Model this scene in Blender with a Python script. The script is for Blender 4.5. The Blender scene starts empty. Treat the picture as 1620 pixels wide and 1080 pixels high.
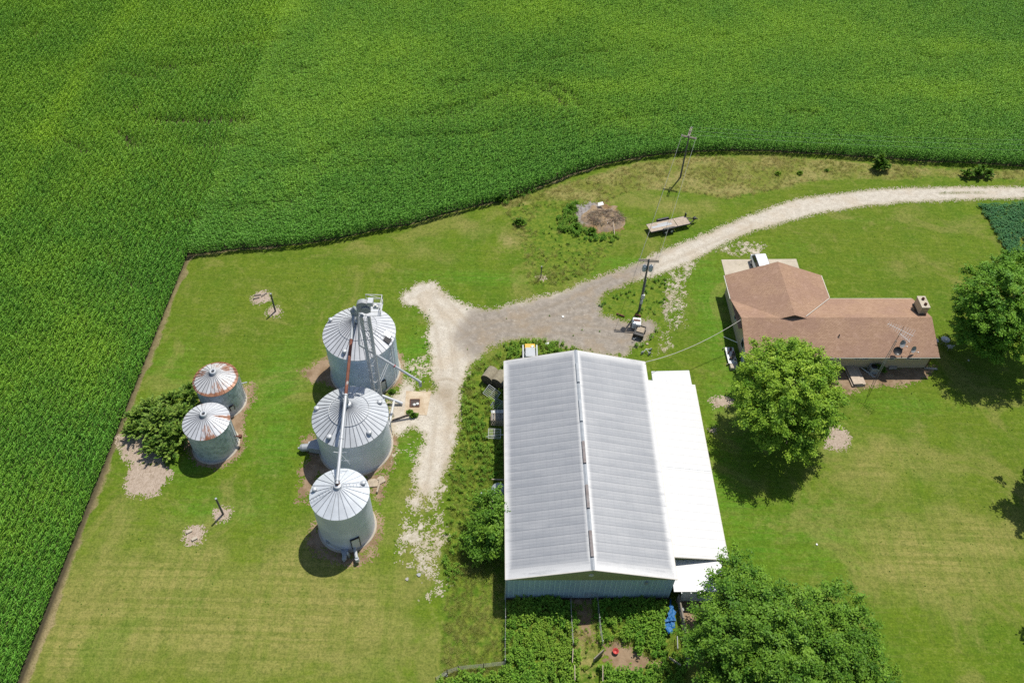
import bpy, bmesh, math, random
import numpy as np
from mathutils import Vector, Matrix, Euler
random.seed(7); RNG = np.random.default_rng(7)
PI = math.pi; R = math.radians
scene = bpy.context.scene
COL = scene.collection

# ------------------------------------------------------------------ camera (75 m up, looking down 49 degrees)
F_PX, PITCH, ROLL, CAM_H = 1350.503, R(49.00715), R(1.87797), 75.0
_cp, _sp = math.cos(PITCH), math.sin(PITCH)
FWD = np.array([0, _cp, -_sp]); _r = np.array([1., 0, 0]); _u = np.array([0, _sp, _cp])
RGT = math.cos(ROLL)*_r + math.sin(ROLL)*_u
UPV = -math.sin(ROLL)*_r + math.cos(ROLL)*_u
CAM = np.array([0, 0, CAM_H])
def at(px, py, z=0.0):
    d = FWD + RGT*(px-810)/F_PX + UPV*(540-py)/F_PX
    return CAM + (z-CAM_H)/d[2]*d
def at2(px, py, z=0.0): return at(px, py, z)[:2]
def poly(pts, z=0.0): return np.array([at2(x, y, z) for x, y in pts])
cd = bpy.data.cameras.new('camera'); cam = bpy.data.objects.new('camera', cd); COL.objects.link(cam)
cd.sensor_width = 36; cd.sensor_fit = 'HORIZONTAL'; cd.lens = F_PX*36/1620
cd.clip_end = 5000; cd.clip_start = .5
M = Matrix.Identity(4)
for i in range(3):
    M[i][0] = RGT[i]; M[i][1] = UPV[i]; M[i][2] = -FWD[i]; M[i][3] = CAM[i]
cam.matrix_world = M
scene.camera = cam

# ------------------------------------------------------------------ light
SUN_AZ, SUN_EL = R(59.6), R(63.7)
w = bpy.data.worlds.new('World'); scene.world = w; w.use_nodes = True
nt = w.node_tree; bg = nt.nodes['Background']
sky = nt.nodes.new('ShaderNodeTexSky'); sky.sky_type = 'NISHITA'; sky.sun_disc = False
sky.sun_elevation = SUN_EL; sky.sun_rotation = R(90)-SUN_AZ
nt.links.new(sky.outputs[0], bg.inputs[0]); bg.inputs[1].default_value = .102
sl = bpy.data.lights.new('sun', 'SUN'); so = bpy.data.objects.new('sun', sl); COL.objects.link(so)
sl.energy = 4.8; sl.angle = R(.53); sl.color = (1, .955, .87)
sd = Vector((math.cos(SUN_EL)*math.cos(SUN_AZ), math.cos(SUN_EL)*math.sin(SUN_AZ), math.sin(SUN_EL)))
so.rotation_euler = sd.to_track_quat('Z', 'Y').to_euler(); so.location = (30, 60, 90)
scene.view_settings.view_transform = 'Standard'; scene.view_settings.look = 'None'
scene.view_settings.exposure = 0.03; scene.view_settings.gamma = 1
scene.render.engine = 'CYCLES'
scene.cycles.max_bounces = 6; scene.cycles.diffuse_bounces = 3; scene.cycles.glossy_bounces = 3
scene.cycles.transmission_bounces = 4
scene.cycles.use_denoising = False

# ------------------------------------------------------------------ objects
def tag(o, label=None, cat=None, group=None, kind=None):
    if label: o['label'] = label
    if cat: o['category'] = cat
    if group: o['group'] = group
    if kind: o['kind'] = kind
    return o
def thing(name, label, cat, loc=(0, 0, 0), rz=0., group=None):
    o = bpy.data.objects.new(name, None); COL.objects.link(o)
    o.empty_display_size = .3
    o.location = tuple(loc) if len(loc) == 3 else (loc[0], loc[1], 0); o.rotation_euler = (0, 0, rz)
    return tag(o, label, cat, group)
def children(o): return [c for c in bpy.data.objects if c.parent == o]
def copy_tree(o, parent=None):
    c = o.copy(); COL.objects.link(c); c.parent = parent
    if parent is not None and 'group' in c: del c['group']
    for ch in children(o): copy_tree(ch, c)
    return c

class MB:
    """collects faces into one mesh"""
    def __init__(s): s.v = []; s.f = []; s.sm = []
    def add(s, vs, fs, smooth=False):
        n = len(s.v); s.v += [tuple(map(float, p)) for p in vs]
        s.f += [tuple(i+n for i in f) for f in fs]; s.sm += [smooth]*len(fs)
        return s
    def box(s, c, d, rz=0., rx=0., ry=0., taper=1.0):
        x, y, z = [k/2 for k in d]; e = Euler((rx, ry, rz)).to_matrix(); c = Vector(c)
        vs = [e @ Vector((sx*x*(taper if sz > 0 else 1), sy*y*(taper if sz > 0 else 1), sz*z)) + c
              for sz in (-1, 1) for sx, sy in ((-1, -1), (1, -1), (1, 1), (-1, 1))]
        return s.add(vs, [(3, 2, 1, 0), (4, 5, 6, 7), (0, 1, 5, 4), (1, 2, 6, 5), (2, 3, 7, 6), (3, 0, 4, 7)])
    def tube(s, a, b, r0, r1=None, n=8, cap=True):
        r1 = r0 if r1 is None else r1
        a, b = Vector(a), Vector(b); d = (b-a).normalized()
        t = d.orthogonal().normalized(); u = d.cross(t)
        vs = [p + (t*math.cos(2*PI*k/n)+u*math.sin(2*PI*k/n))*r for p, r in ((a, r0), (b, r1)) for k in range(n)]
        fs = [(k, (k+1) % n, n+(k+1) % n, n+k) for k in range(n)]
        s.add(vs, fs, True)
        if cap:
            s.add(vs[:n], [tuple(range(n))[::-1]]); s.add(vs[n:], [tuple(range(n))])
        return s
    def path(s, pts, r, n=6):
        for a, b in zip(pts[:-1], pts[1:]): s.tube(a, b, r, r, n)
        return s
    def lathe(s, prof, n=48, c=(0, 0, 0), smooth=True, close=False):
        vs = [(c[0]+r*math.cos(2*PI*k/n), c[1]+r*math.sin(2*PI*k/n), c[2]+z) for r, z in prof for k in range(n)]
        fs = [(j*n+k, j*n+(k+1) % n, (j+1)*n+(k+1) % n, (j+1)*n+k) for j in range(len(prof)-1) for k in range(n)]
        return s.add(vs, fs, smooth)
    def prism(s, pts, z0, z1):
        n = len(pts)
        vs = [(p[0], p[1], z0) for p in pts]+[(p[0], p[1], z1) for p in pts]
        return s.add(vs, [tuple(range(n))[::-1], tuple(range(n, 2*n))]+[(k, (k+1) % n, n+(k+1) % n, n+k) for k in range(n)])
    def extr(s, pts, axis, a, b):
        """outline pts (2-D) extruded along an axis: 'x' -> pts are (y,z); 'y' -> pts are (x,z)"""
        n = len(pts)
        g = (lambda p, t: (t, p[0], p[1])) if axis == 'x' else (lambda p, t: (p[0], t, p[1]))
        vs = [g(p, a) for p in pts]+[g(p, b) for p in pts]
        return s.add(vs, [tuple(range(n))[::-1], tuple(range(n, 2*n))]+[(k, (k+1) % n, n+(k+1) % n, n+k) for k in range(n)])
    def slab(s, q, t):
        """four corners (counter-clockwise from above) thickened downwards by t"""
        q = [Vector(p) for p in q]; n = (q[1]-q[0]).cross(q[3]-q[0]).normalized()
        vs = [p for p in q]+[p-n*t for p in q]
        return s.add(vs, [(0, 1, 2, 3), (7, 6, 5, 4), (0, 4, 5, 1), (1, 5, 6, 2), (2, 6, 7, 3), (3, 7, 4, 0)])
    def build(s, name, mat, parent=None, bevel=0., fix=True, loc=None):
        me = bpy.data.meshes.new(name); me.from_pydata(s.v, [], s.f)
        for p, k in zip(me.polygons, s.sm): p.use_smooth = k
        if fix or bevel:
            bm = bmesh.new(); bm.from_mesh(me)
            if bevel:
                bmesh.ops.remove_doubles(bm, verts=bm.verts, dist=1e-4)
                es = [e for e in bm.edges if len(e.link_faces) == 2 and e.calc_face_angle(0) > .6]
                bmesh.ops.bevel(bm, geom=es, offset=bevel, segments=2, affect='EDGES', profile=.5)
            bmesh.ops.recalc_face_normals(bm, faces=bm.faces)
            bm.to_mesh(me); bm.free()
        if mat: me.materials.append(mat)
        o = bpy.data.objects.new(name, me); COL.objects.link(o); o.parent = parent
        if loc is not None: o.location = loc
        return o

def mesh_np(name, verts, faces, mat, attrs=None, parent=None, smooth=False, face_attrs=None):
    """faces: (N,k) int array"""
    me = bpy.data.meshes.new(name); verts = np.asarray(verts, np.float32); faces = np.asarray(faces, np.int32)
    nf, k = faces.shape
    me.vertices.add(len(verts)); me.vertices.foreach_set('co', verts.ravel())
    me.loops.add(nf*k); me.loops.foreach_set('vertex_index', faces.ravel())
    me.polygons.add(nf); me.polygons.foreach_set('loop_start', np.arange(nf, dtype=np.int32)*k)
    me.update(calc_edges=True)
    if smooth: me.polygons.foreach_set('use_smooth', np.ones(nf, bool))
    for n, a in (attrs or {}).items():
        me.attributes.new(n, 'FLOAT', 'POINT').data.foreach_set('value', np.asarray(a, np.float32))
    for n, a in (face_attrs or {}).items():
        me.attributes.new(n, 'FLOAT', 'FACE').data.foreach_set('value', np.asarray(a, np.float32))
    if mat: me.materials.append(mat)
    o = bpy.data.objects.new(name, me); COL.objects.link(o); o.parent = parent
    return o

# ------------------------------------------------------------------ materials
class NT:
    def __init__(s, name):
        s.m = bpy.data.materials.new(name); s.m.use_nodes = True; s.t = s.m.node_tree
        s.b = s.t.nodes['Principled BSDF']; s.out = s.t.nodes['Material Output']
        s.co = s.t.nodes.new('ShaderNodeTexCoord').outputs['Object']
    def n(s, typ, **k):
        o = s.t.nodes.new(typ)
        for a, b in k.items(): setattr(o, a, b)
        return o
    def l(s, a, b): s.t.links.new(a, b)
    def setin(s, sock, v):
        if hasattr(v, 'is_output'): s.l(v, sock)
        elif isinstance(v, (tuple, list)) and sock.type == 'RGBA': sock.default_value = (*v[:3], 1)
        else: sock.default_value = v
    def noise(s, scale, detail=3, rough=.55, vec=None, stretch=None, dist=0.):
        v = vec if vec is not None else s.co
        if stretch:
            m = s.n('ShaderNodeMapping'); s.l(v, m.inputs[0]); m.inputs['Scale'].default_value = stretch; v = m.outputs[0]
        o = s.n('ShaderNodeTexNoise'); s.l(v, o.inputs['Vector'])
        o.inputs['Scale'].default_value = scale; o.inputs['Detail'].default_value = detail
        o.inputs['Roughness'].default_value = rough; o.inputs['Distortion'].default_value = dist
        return o.outputs[0]
    def ramp(s, v, lo, hi, a=0., b=1.):
        o = s.n('ShaderNodeMapRange', interpolation_type='SMOOTHSTEP'); s.setin(o.inputs[0], v)
        for k, x in zip((1, 2, 3, 4), (lo, hi, a, b)): s.setin(o.inputs[k], x)
        return o.outputs[0]
    def math(s, op, a, b=0., c=0.):
        o = s.n('ShaderNodeMath', operation=op)
        s.setin(o.inputs[0], a); s.setin(o.inputs[1], b); s.setin(o.inputs[2], c)
        return o.outputs[0]
    def mix(s, f, a, b, mode='MIX'):
        o = s.n('ShaderNodeMix', data_type='RGBA', blend_type=mode)
        s.setin(o.inputs[0], f); s.setin(o.inputs[6], a); s.setin(o.inputs[7], b)
        return o.outputs[2]
    def attr(s, name, typ='GEOMETRY'):
        o = s.n('ShaderNodeAttribute', attribute_name=name, attribute_type=typ); return o.outputs['Fac']
    def sep(s, vec=None):
        o = s.n('ShaderNodeSeparateXYZ'); s.l(vec if vec is not None else s.co, o.inputs[0]); return o.outputs
    def bump(s, h, strength=.3, dist=.05):
        o = s.n('ShaderNodeBump'); o.inputs['Strength'].default_value = strength; o.inputs['Distance'].default_value = dist
        s.l(h, o.inputs['Height']); s.l(o.outputs[0], s.b.inputs['Normal'])
    def done(s, col, rough=.8, metal=0., spec=.5):
        s.setin(s.b.inputs['Base Color'], col); s.setin(s.b.inputs['Roughness'], rough)
        s.setin(s.b.inputs['Metallic'], metal); s.b.inputs['Specular IOR Level'].default_value = spec
        return s.m
def simple(name, c, rough=.7, metal=0., var=.25, scale=3., bump=0., c2=None, lo=.35, hi=.7, spec=.5):
    """colour with two scales of grime"""
    t = NT(name); dark = tuple(k*(1-var) for k in c)
    col = t.mix(t.ramp(t.noise(scale, 4), .3, .7), dark, c)
    if c2: col = t.mix(t.ramp(t.noise(scale*.6, 5, .65), lo, hi), col, c2)
    col = t.mix(t.ramp(t.noise(scale*9, 2), .35, .65, 0, .35), col, dark)
    if bump: t.bump(t.noise(scale*8, 3), bump)
    return t.done(col, rough, metal, spec)

MT = {}
MT['white_paint'] = simple('white_paint', (.72, .73, .72), .5, var=.12)
MT['grey_paint'] = simple('grey_paint', (.36, .38, .39), .5, var=.2)
MT['galv'] = simple('galvanised_steel', (.52, .54, .56), .45, .2, .14, 2.)
MT['galv_dark'] = simple('dull_galvanised', (.36, .385, .41), .5, .15, .16, 2.)
MT['rust_pipe'] = simple('rusty_pipe', (.24, .085, .05), .8, 0, .35, 1.5, c2=(.42, .38, .36), lo=.6, hi=.68)
MT['rust'] = simple('rust', (.16, .06, .035), .9, 0, .4, 6)
MT['black'] = simple('black_metal', (.018, .018, .02), .55, 0, .3)
MT['rubber'] = simple('rubber', (.02, .02, .021), .85, 0, .3)
MT['wood_grey'] = simple('weathered_wood', (.30, .26, .21), .85, 0, .35, 4, .3)
MT['wood_pale'] = simple('pale_wood', (.52, .42, .32), .8, 0, .25, 3, .2)
MT['wood_dark'] = simple('dark_wood', (.10, .08, .062), .85, 0, .35, 4, .3)
MT['pole_wood'] = simple('pole_wood', (.165, .152, .138), .85, 0, .3, 3, .3)
MT['concrete'] = simple('concrete', (.46, .40, .31), .9, 0, .16, 1.2, .15, c2=(.52, .46, .37))
MT['concrete_grey'] = simple('grey_concrete', (.40, .38, .34), .9, 0, .2, 2, .15)
MT['bark'] = simple('bark', (.11, .085, .065), .9, 0, .4, 6, .6)
MT['yellow'] = simple('yellow_paint', (.75, .42, .03), .45, 0, .15)
MT['car_white'] = simple('white_car_paint', (.78, .79, .80), .25, 0, .04)
MT['glass'] = simple('dark_glass', (.02, .025, .03), .12, 0, .2)
MT['red'] = simple('faded_red_plastic', (.5, .06, .05), .5, 0, .2)
MT['blue_tarp'] = simple('blue_tarp', (.02, .16, .42), .5, 0, .35, 3, .5)
MT['wire'] = simple('wire', (.30, .30, .29), .6, .3, .1)
MT['cream_wire'] = simple('pale_cable', (.55, .52, .46), .7, 0, .1)
MT['trim'] = simple('cream_trim', (.58, .55, .48), .6, 0, .12)
MT['pvc'] = simple('white_pipe', (.66, .66, .63), .5, 0, .12)
MT['hay'] = simple('weathered_hay', (.31, .27, .19), .95, 0, .3, 5, .5)
MT['olive'] = simple('olive_panel', (.33, .34, .15), .6, 0, .12, 1)
MT['rubble'] = simple('tan_rubble', (.46, .38, .28), .95, 0, .3, 3, .4)
MT['ceramic'] = simple('pole_ceramic', (.45, .49, .5), .4, 0, .2)
MT['dish'] = simple('dish_grey', (.30, .31, .32), .5, 0, .15)

# ------------------------------------------------------------------ 2-D helpers: noise and signed distance
def vnoise(x, y, seed=0):
    xi = np.floor(x).astype(np.int64); yi = np.floor(y).astype(np.int64); fx = x-xi; fy = y-yi
    fx = fx*fx*(3-2*fx); fy = fy*fy*(3-2*fy)
    def h(a, b):
        n = (a*374761393 + b*668265263 + seed*144269504) & 0xffffffff
        n = ((n ^ (n >> 13))*1274126177) & 0xffffffff
        return ((n ^ (n >> 16)) & 0xffff)/65535.
    return (h(xi, yi)*(1-fx)+h(xi+1, yi)*fx)*(1-fy)+(h(xi, yi+1)*(1-fx)+h(xi+1, yi+1)*fx)*fy
def fbm(x, y, seed=0, octv=4):
    s = 0; a = .5; t = 0
    for k in range(octv):
        s = s+a*vnoise(x*2**k+17*k, y*2**k-9*k, seed+k); t += a; a *= .55
    return s/t
def sdf(P, x, y):
    """signed distance to polygon P, positive inside"""
    P = np.asarray(P); d = np.full(x.shape, 1e9); ins = np.zeros(x.shape, bool)
    for a, b in zip(P, np.roll(P, -1, 0)):
        ex, ey = b-a; wx, wy = x-a[0], y-a[1]
        t = np.clip((wx*ex+wy*ey)/(ex*ex+ey*ey+1e-12), 0, 1)
        d = np.minimum(d, (wx-ex*t)**2+(wy-ey*t)**2)
        c = ((a[1] <= y) & (b[1] > y)) | ((b[1] <= y) & (a[1] > y))
        ins ^= c & (x < a[0]+(y-a[1])/(b[1]-a[1]+1e-12)*ex)
    return np.where(ins, 1, -1)*np.sqrt(d)
def sstep(a, b, x):
    t = np.clip((x-a)/(b-a), 0, 1); return t*t*(3-2*t)
def blob(x, y, px, py, rx, ry=None):
    c = at2(px, py); ry = ry or rx
    return np.exp(-(((x-c[0])/rx)**2+((y-c[1])/ry)**2))
def line_d(x, y, pts):
    d = np.full(x.shape, 1e9); P = np.asarray(pts)
    for a, b in zip(P[:-1], P[1:]):
        ex, ey = b-a; wx, wy = x-a[0], y-a[1]
        t = np.clip((wx*ex+wy*ey)/(ex*ex+ey*ey+1e-12), 0, 1)
        d = np.minimum(d, (wx-ex*t)**2+(wy-ey*t)**2)
    return np.sqrt(d)
# ================================================================== SETTING: ground, gravel, soil
EDGE_PX = [(303,405),(316,404.5),(375,397),(440,392.5),(487,388),(537,380),(600,366),(650,358),(705,341.5),(745,331),(780,322.5),(805,315.5),(844,301.5),
           (873,291.5),(900,280),(914,275),(958,262),(1004,253),(1048,246.7),(1098,242),(1139,241),(1210,241),(1298,246),(1387,252),(1463,257.5),(1539,261),(1620,265),(1700,270),(1800,276)]
EDGE = poly(EDGE_PX)
FARM = np.vstack([[(-40.5, -20), (-40.5, 25), (-40.85, 70)], EDGE, [(EDGE[-1][0]+60, EDGE[-1][1]-3), (EDGE[-1][0]+60, -20)]])

xs = np.concatenate([[-900,-600,-400,-260,-180,-140,-120], np.arange(-108, 108.1, .5), [120,140,180,260,400,600,900]])
ys = np.concatenate([[-400,-200,-100,-40,0,10], np.arange(16, 176.1, .5), [190,220,280,400,600,900,1400]])
GX, GY = np.meshgrid(xs, ys); gx, gy = GX.ravel(), GY.ravel()
farm_d = sdf(FARM, gx, gy)
crop = sstep(.0, -.5, farm_d)
lush = np.zeros_like(gx); dry = np.zeros_like(gx); rough = np.zeros_like(gx); tan = np.zeros_like(gx)
for px, py, rx, ry, a in [(440,610,4,9,.9),(430,700,4,5,.9),(470,590,3,4,.7),(395,800,4,3,.7),(660,560,2.6,5,1),(660,500,3,3,.5),(455,470,4,3,.3),(270,590,4,8,.7),(330,800,5,3,.8),
        (1130,500,3.4,14,1),(1160,650,4,8,1),(1150,780,4,8,.9),(1200,860,6,6,.8),(1290,850,9,7,.7),(1330,720,6,9,.45),(1420,640,9,2.4,.7),(760,440,12,1.8,.9),(910,430,6,1.6,.9),
        (980,415,7,2,.8),(900,360,6,4,.8),(1100,360,6,1.6,.4),(1350,345,12,2.2,.5),(1250,390,5,4,.5),(1330,480,6,1.5,.8),(640,860,3,2.5,.4),(655,715,3,4,.7),(365,640,2,4,.8),
        (300,740,3,3,.7),(1560,660,8,4,.35),(1350,1000,5,6,.6),(720,940,2,10,.6)]:
    lush = np.maximum(lush, .78*a*blob(gx, gy, px, py, rx, ry))
for px, py, rx, ry, a in [(250,960,16,10,.85),(150,1000,9,6,.8),(480,960,13,10,.85),(300,890,10,6,.6),(560,1000,9,7,.6),(1450,880,9,6,.85),(1540,850,8,5,.8),(1380,740,6,6,.75),(1480,740,8,7,.45),(640,400,10,3,.45),
        (350,480,12,5,.25),(720,360,7,3,.5),(1450,420,12,4,.3),(1560,920,9,3,.7),(600,820,3,4,.5),(650,800,4,5,.5),(255,620,2.5,9,.3),(1280,960,5,6,.4),(1000,320,9,2,.6),(1080,330,8,2.4,.7),(960,345,5,2,.5),(180,870,5,9,.6)]:
    dry = np.maximum(dry, a*blob(gx, gy, px, py, rx, ry))
DITCH = poly([(790,322),(850,303),(920,280),(1010,258),(1100,247),(1210,246),(1390,258),(1500,264),(1620,270),(1700,275),(1700,284),(1620,284),(1480,284),(1330,284),(1260,292),(1210,306),(1150,317),(1100,306),(1030,300),(990,306),(955,322),(905,318),(850,318),(800,330)])
ROUGH_W = poly([(792,322),(905,318),(950,322),(975,345),(985,375),(940,430),(880,452),(838,455),(828,420),(815,370)])
ROUGH_B = poly([(700,1085),(694,1050),(700,960),(712,900),(735,890),(797,880),(800,955),(797,1060)])
WEED_L = poly([(757,575),(795,556),(840,540),(880,543),(875,555),(810,566),(797,580),(797,890),(735,905),(718,930),(703,945),(702,880),(708,800),(712,735),(726,680),(729,620),(735,600)])
PEN = poly([(798,948),(1068,948),(1080,1000),(1085,1090),(690,1090),(690,1075),(797,1058)])
ISLE = poly([(1018,449),(1052,437),(1058,450),(1052,480),(1050,520),(1020,548),(990,556),(1000,540),(1036,524),(1040,505),(1010,500),(975,502),(950,497),(946,478),(980,462)])
for P, a in ((DITCH, .9), (ROUGH_W, .95), (ROUGH_B, .9), (WEED_L, 1), (PEN, 1), (ISLE, .8)):
    rough = np.maximum(rough, a*sstep(-.25, .25, sdf(P, gx, gy)))
tan = np.maximum(tan, .85*sstep(-.6, .8, sdf(DITCH, gx, gy)+1.6*(fbm(gx*.12, gy*.3, 5)-.5)))
for px, py, rx, ry, a in [(985,285,4,2,1),(930,300,5,2.5,.9),(1040,262,6,2,.7),(1200,285,7,2.5,.9),(1150,300,4,1.5,.5),(1300,275,6,2,.6),(812,375,2.6,3.2,.9),(835,420,1.6,2,.7),(850,335,4,1.6,.5),(1100,265,9,2,.7),(1180,270,9,2,.7),(1300,262,9,1.4,.5),(755,985,3.5,4,.6),(730,1010,4,5,.5),(925,1010,1.6,5,.9),(1030,1010,2,4,.6)]:
    tan = np.maximum(tan, a*blob(gx, gy, px, py, rx, ry))
d_edge = np.abs(farm_d)
soil = sstep(.42, -.15, farm_d+1.1*(fbm(gx*.5, gy*.5, 9)-.5))*(farm_d > -60)
soil = np.maximum(soil*np.where(gx < -39, 1, sstep(.62, .4, fbm(gx*.06, gy*.06, 3))), crop)

t = NT('lawn_grass')
big = t.noise(.035, 4, .6); mid = t.noise(.22, 5, .6); fine = t.noise(1.3, 4, .65); grain = t.noise(6., 3, .7); grain2 = t.noise(17., 2, .7)
mow = t.noise(1., 3, .6, stretch=(.05, 1.9, 1)); mow2 = t.noise(1., 3, .6, stretch=(.35, 3.2, 1))
lu = t.attr('lush'); dr = t.attr('dry'); ro = t.attr('rough'); ta = t.attr('tan'); sl_ = t.attr('soil'); cr = t.attr('crop')
g = t.mix(t.ramp(mid, .33, .68), (.142, .205, .014), (.092, .175, .009))
g = t.mix(t.ramp(big, .42, .62, 0, .55), g, (.15, .19, .018))
g = t.mix(t.math('MULTIPLY', t.ramp(t.math('ADD', lu, t.math('MULTIPLY', t.math('SUBTRACT', fine, .5), .9)), .2, .8), .8), g, (.098, .245, .014))
dv = t.math('ADD', t.math('MULTIPLY', dr, 1.12), t.math('MULTIPLY', t.math('SUBTRACT', mid, .5), 1.5))
dv = t.math('ADD', dv, t.math('MULTIPLY', t.math('SUBTRACT', mow, .5), .7))
g = t.mix(t.ramp(dv, .2, .95, 0, .88), g, (.325, .285, .088))
g = t.mix(t.ramp(t.math('ADD', t.math('MULTIPLY', fine, .5), t.math('MULTIPLY', mid, .5)), .58, .72, 0, .55), g, (.27, .235, .085))
g = t.mix(t.ramp(mow, .44, .58, 0, .42), g, (.10, .155, .008))
g = t.mix(t.ramp(mow2, .52, .66, 0, .22), g, (.24, .24, .068))
mow3 = t.noise(1., 2, .5, stretch=(1.4, .05, 1)); g = t.mix(t.ramp(mow3, .48, .6, 0, .22), g, (.095, .17, .009))
rg = t.mix(t.ramp(fine, .35, .65), (.085, .165, .012), (.19, .235, .026))
bl = t.noise(.11, 5, .68, dist=1.2); g = t.mix(t.ramp(bl, .50, .64, 0, .5), g, (.27, .245, .072)); g = t.mix(t.ramp(bl, .47, .30, 0, .4), g, (.09, .19, .009))
g = t.mix(t.math('MULTIPLY', ro, .85), g, rg)
tv = t.ramp(t.math('ADD', ta, t.math('MULTIPLY', t.math('SUBTRACT', fine, .5), 1.1)), .3, .95, 0, .8)
g = t.mix(tv, g, t.mix(t.ramp(mid, .4, .6), (.36, .29, .12), (.20, .205, .04)))
cl = t.noise(2.6, 4, .75, dist=.6); cl2 = t.noise(.75, 4, .7, dist=.5)
g = t.mix(t.ramp(cl2, .30, .52, .38, 0), g, t.mix(.62, g, (.035, .085, .004)))
g = t.mix(t.ramp(cl2, .52, .72, 0, .28), g, (.27, .27, .075))
g = t.mix(t.ramp(cl, .34, .56, .55, 0), g, t.mix(.68, g, (.025, .065, .004)))
g = t.mix(t.ramp(cl, .55, .72, 0, .36), g, (.30, .31, .085))
g = t.mix(t.ramp(grain, .34, .60, .55, 0), g, t.mix(.6, g, (.02, .045, .004)))
g = t.mix(t.ramp(grain, .60, .78, 0, .4), g, (.31, .31, .09))
g = t.mix(t.ramp(grain2, .3, .5, .4, 0), g, (.035, .06, .006))
sc = t.mix(t.ramp(fine, .35, .65), (.235, .17, .10), (.33, .25, .15))
sc = t.mix(t.ramp(grain, .35, .55, .5, 0), sc, (.10, .07, .04))
sc = t.mix(cr, sc, (.055, .046, .028))
sv = t.ramp(t.math('ADD', sl_, t.math('MULTIPLY', t.math('SUBTRACT', grain, .5), .9)), .35, .75)
g = t.mix(t.math('MULTIPLY', sv, t.math('ADD', .72, t.math('MULTIPLY', cr, .28))), g, sc)
t.bump(t.math('ADD', t.math('MULTIPLY', grain, .7), t.math('MULTIPLY', fine, .6)), .55, .12)
MT['lawn'] = t.done(g, .95, 0, .15)
nx, ny = len(xs), len(ys)
I = np.arange(nx*ny).reshape(ny, nx)
F = np.stack([I[:-1, :-1], I[:-1, 1:], I[1:, 1:], I[1:, :-1]], -1).reshape(-1, 4)
ground = mesh_np('ground', np.stack([gx, gy, 0*gx], -1), F, MT['lawn'], dict(lush=lush, dry=dry, rough=rough, tan=tan, soil=soil, crop=crop))
tag(ground, 'mown green and yellowish lawn spreading around the farmyard', 'lawn', kind='structure')

def patch(name, field, box, step, z, mat, label, cat, attrs, bumpy=0., soft=.45):
    """a sheet made of the cells where field(x, y) > 0: a ragged outline with islands of grass"""
    x0, x1, y0, y1 = box
    X, Y = np.meshgrid(np.arange(x0, x1, step), np.arange(y0, y1, step)); sh = X.shape
    v = field(X.ravel(), Y.ravel()).reshape(sh)
    va = (v[:-1, :-1]+v[1:, :-1]+v[:-1, 1:]+v[1:, 1:])/4
    keep = sstep(-soft, soft, va) > RNG.random(va.shape)*.98+.01
    I = np.arange(X.size).reshape(sh)
    f = np.stack([I[:-1, :-1], I[:-1, 1:], I[1:, 1:], I[1:, :-1]], -1)[keep]
    used = np.unique(f); mp = np.full(X.size, -1, np.int32); mp[used] = np.arange(len(used))
    x, y = X.ravel()[used], Y.ravel()[used]
    jit = (RNG.random((len(used), 2))-.5)*step*.55
    A = {k: fn(x, y) for k, fn in attrs.items()}; A['mask'] = v.ravel()[used]
    zz = z+bumpy*fbm(x*1.3, y*1.3, 3)*np.clip(A['mask'], 0, 1)
    o = mesh_np(name, np.stack([x+jit[:, 0], y+jit[:, 1], zz], -1), mp[f], mat, A)
    return tag(o, label, cat, kind='structure')

DRIVE = poly([(1900,300),(1700,297),(1620,295.7),(1514,295.7),(1422,297.4),(1362,301),(1311,307.6),(1260,315),(1240,321),(1212,331),(1178,342.5),(1139,358),(1113,370),(1077,384),(1041,398),(1010,414),(978,428),(932,444),
    (895,459),(850,470),(820,478),(790,486),(762,489),(740,484),(722,475),(708,467),(699,458),(690,447),(672,444),(655,449),(640,461),(633,472),(645,483),(660,486),(672,497),(679,512),(675,532),(681,550),(684,575),(684,618),
    (662,617),(655,604),(640,598),(632,612),(622,628),(613,640),(616,665),(620,690),(634,690),(655,675),(668,690),(664,710),(656,740),(655,765),(662,783),(678,786),(692,766),(706,748),(716,725),(722,690),(729,637),(732,606),(738,585),(758,570),(777,546),(800,538),(840,535),(875,545),(905,552),(955,562),(990,562),(1008,547),(1029,531),(1042,520),
    (1030,505),(985,508),(952,497),(945,478),(958,464),(991,449),(1012,443),(1036,436),(1061,428),(1103,410),(1126,397),(1160,379),(1191,366),(1210,361),(1240,352),(1286,340),(1337,331.5),(1387,324),(1438,320),(1514,317),(1620,314),(1700,313),(1900,318)])
SCAT = [(poly([(650,770),(700,740),(712,760),(703,800),(702,860),(700,940),(672,950),(660,900),(632,890),(636,850),(640,810)]), .12),
        (poly([(648,865),(660,855),(672,862),(664,878),(650,888),(640,884)]), .6), (poly([(670,920),(702,912),(702,924),(680,930),(668,938)]), .6),
        (poly([(680,840),(690,838),(690,858),(680,862)]), .3),
        (poly([(1061,430),(1103,412),(1085,440),(1080,470),(1080,520),(1068,545),(1040,560),(1050,520),(1054,480),(1056,450)]), .02),
        (poly([(1070,470),(1078,470),(1078,515),(1066,525)]), .4), (poly([(1053,460),(1058,458),(1056,505),(1050,515)]), .35),
        (poly([(1130,398),(1170,384),(1208,388),(1206,402),(1180,404)]), .06), (poly([(1168,392),(1205,390),(1203,401),(1172,402)]), .38),
        (poly([(616,640),(700,640),(700,700),(650,720),(622,730)]), -.02), (poly([(636,575),(690,560),(690,625),(650,612)]), -.12),
        (poly([(700,700),(722,690),(712,760),(700,765)]), .1)]
GREY = poly([(1062,395),(1010,415),(895,459),(850,470),(800,485),(745,492),(722,530),(735,560),(757,575),(775,560),(960,570),(1045,560),(1060,470),(1000,446)])
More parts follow.
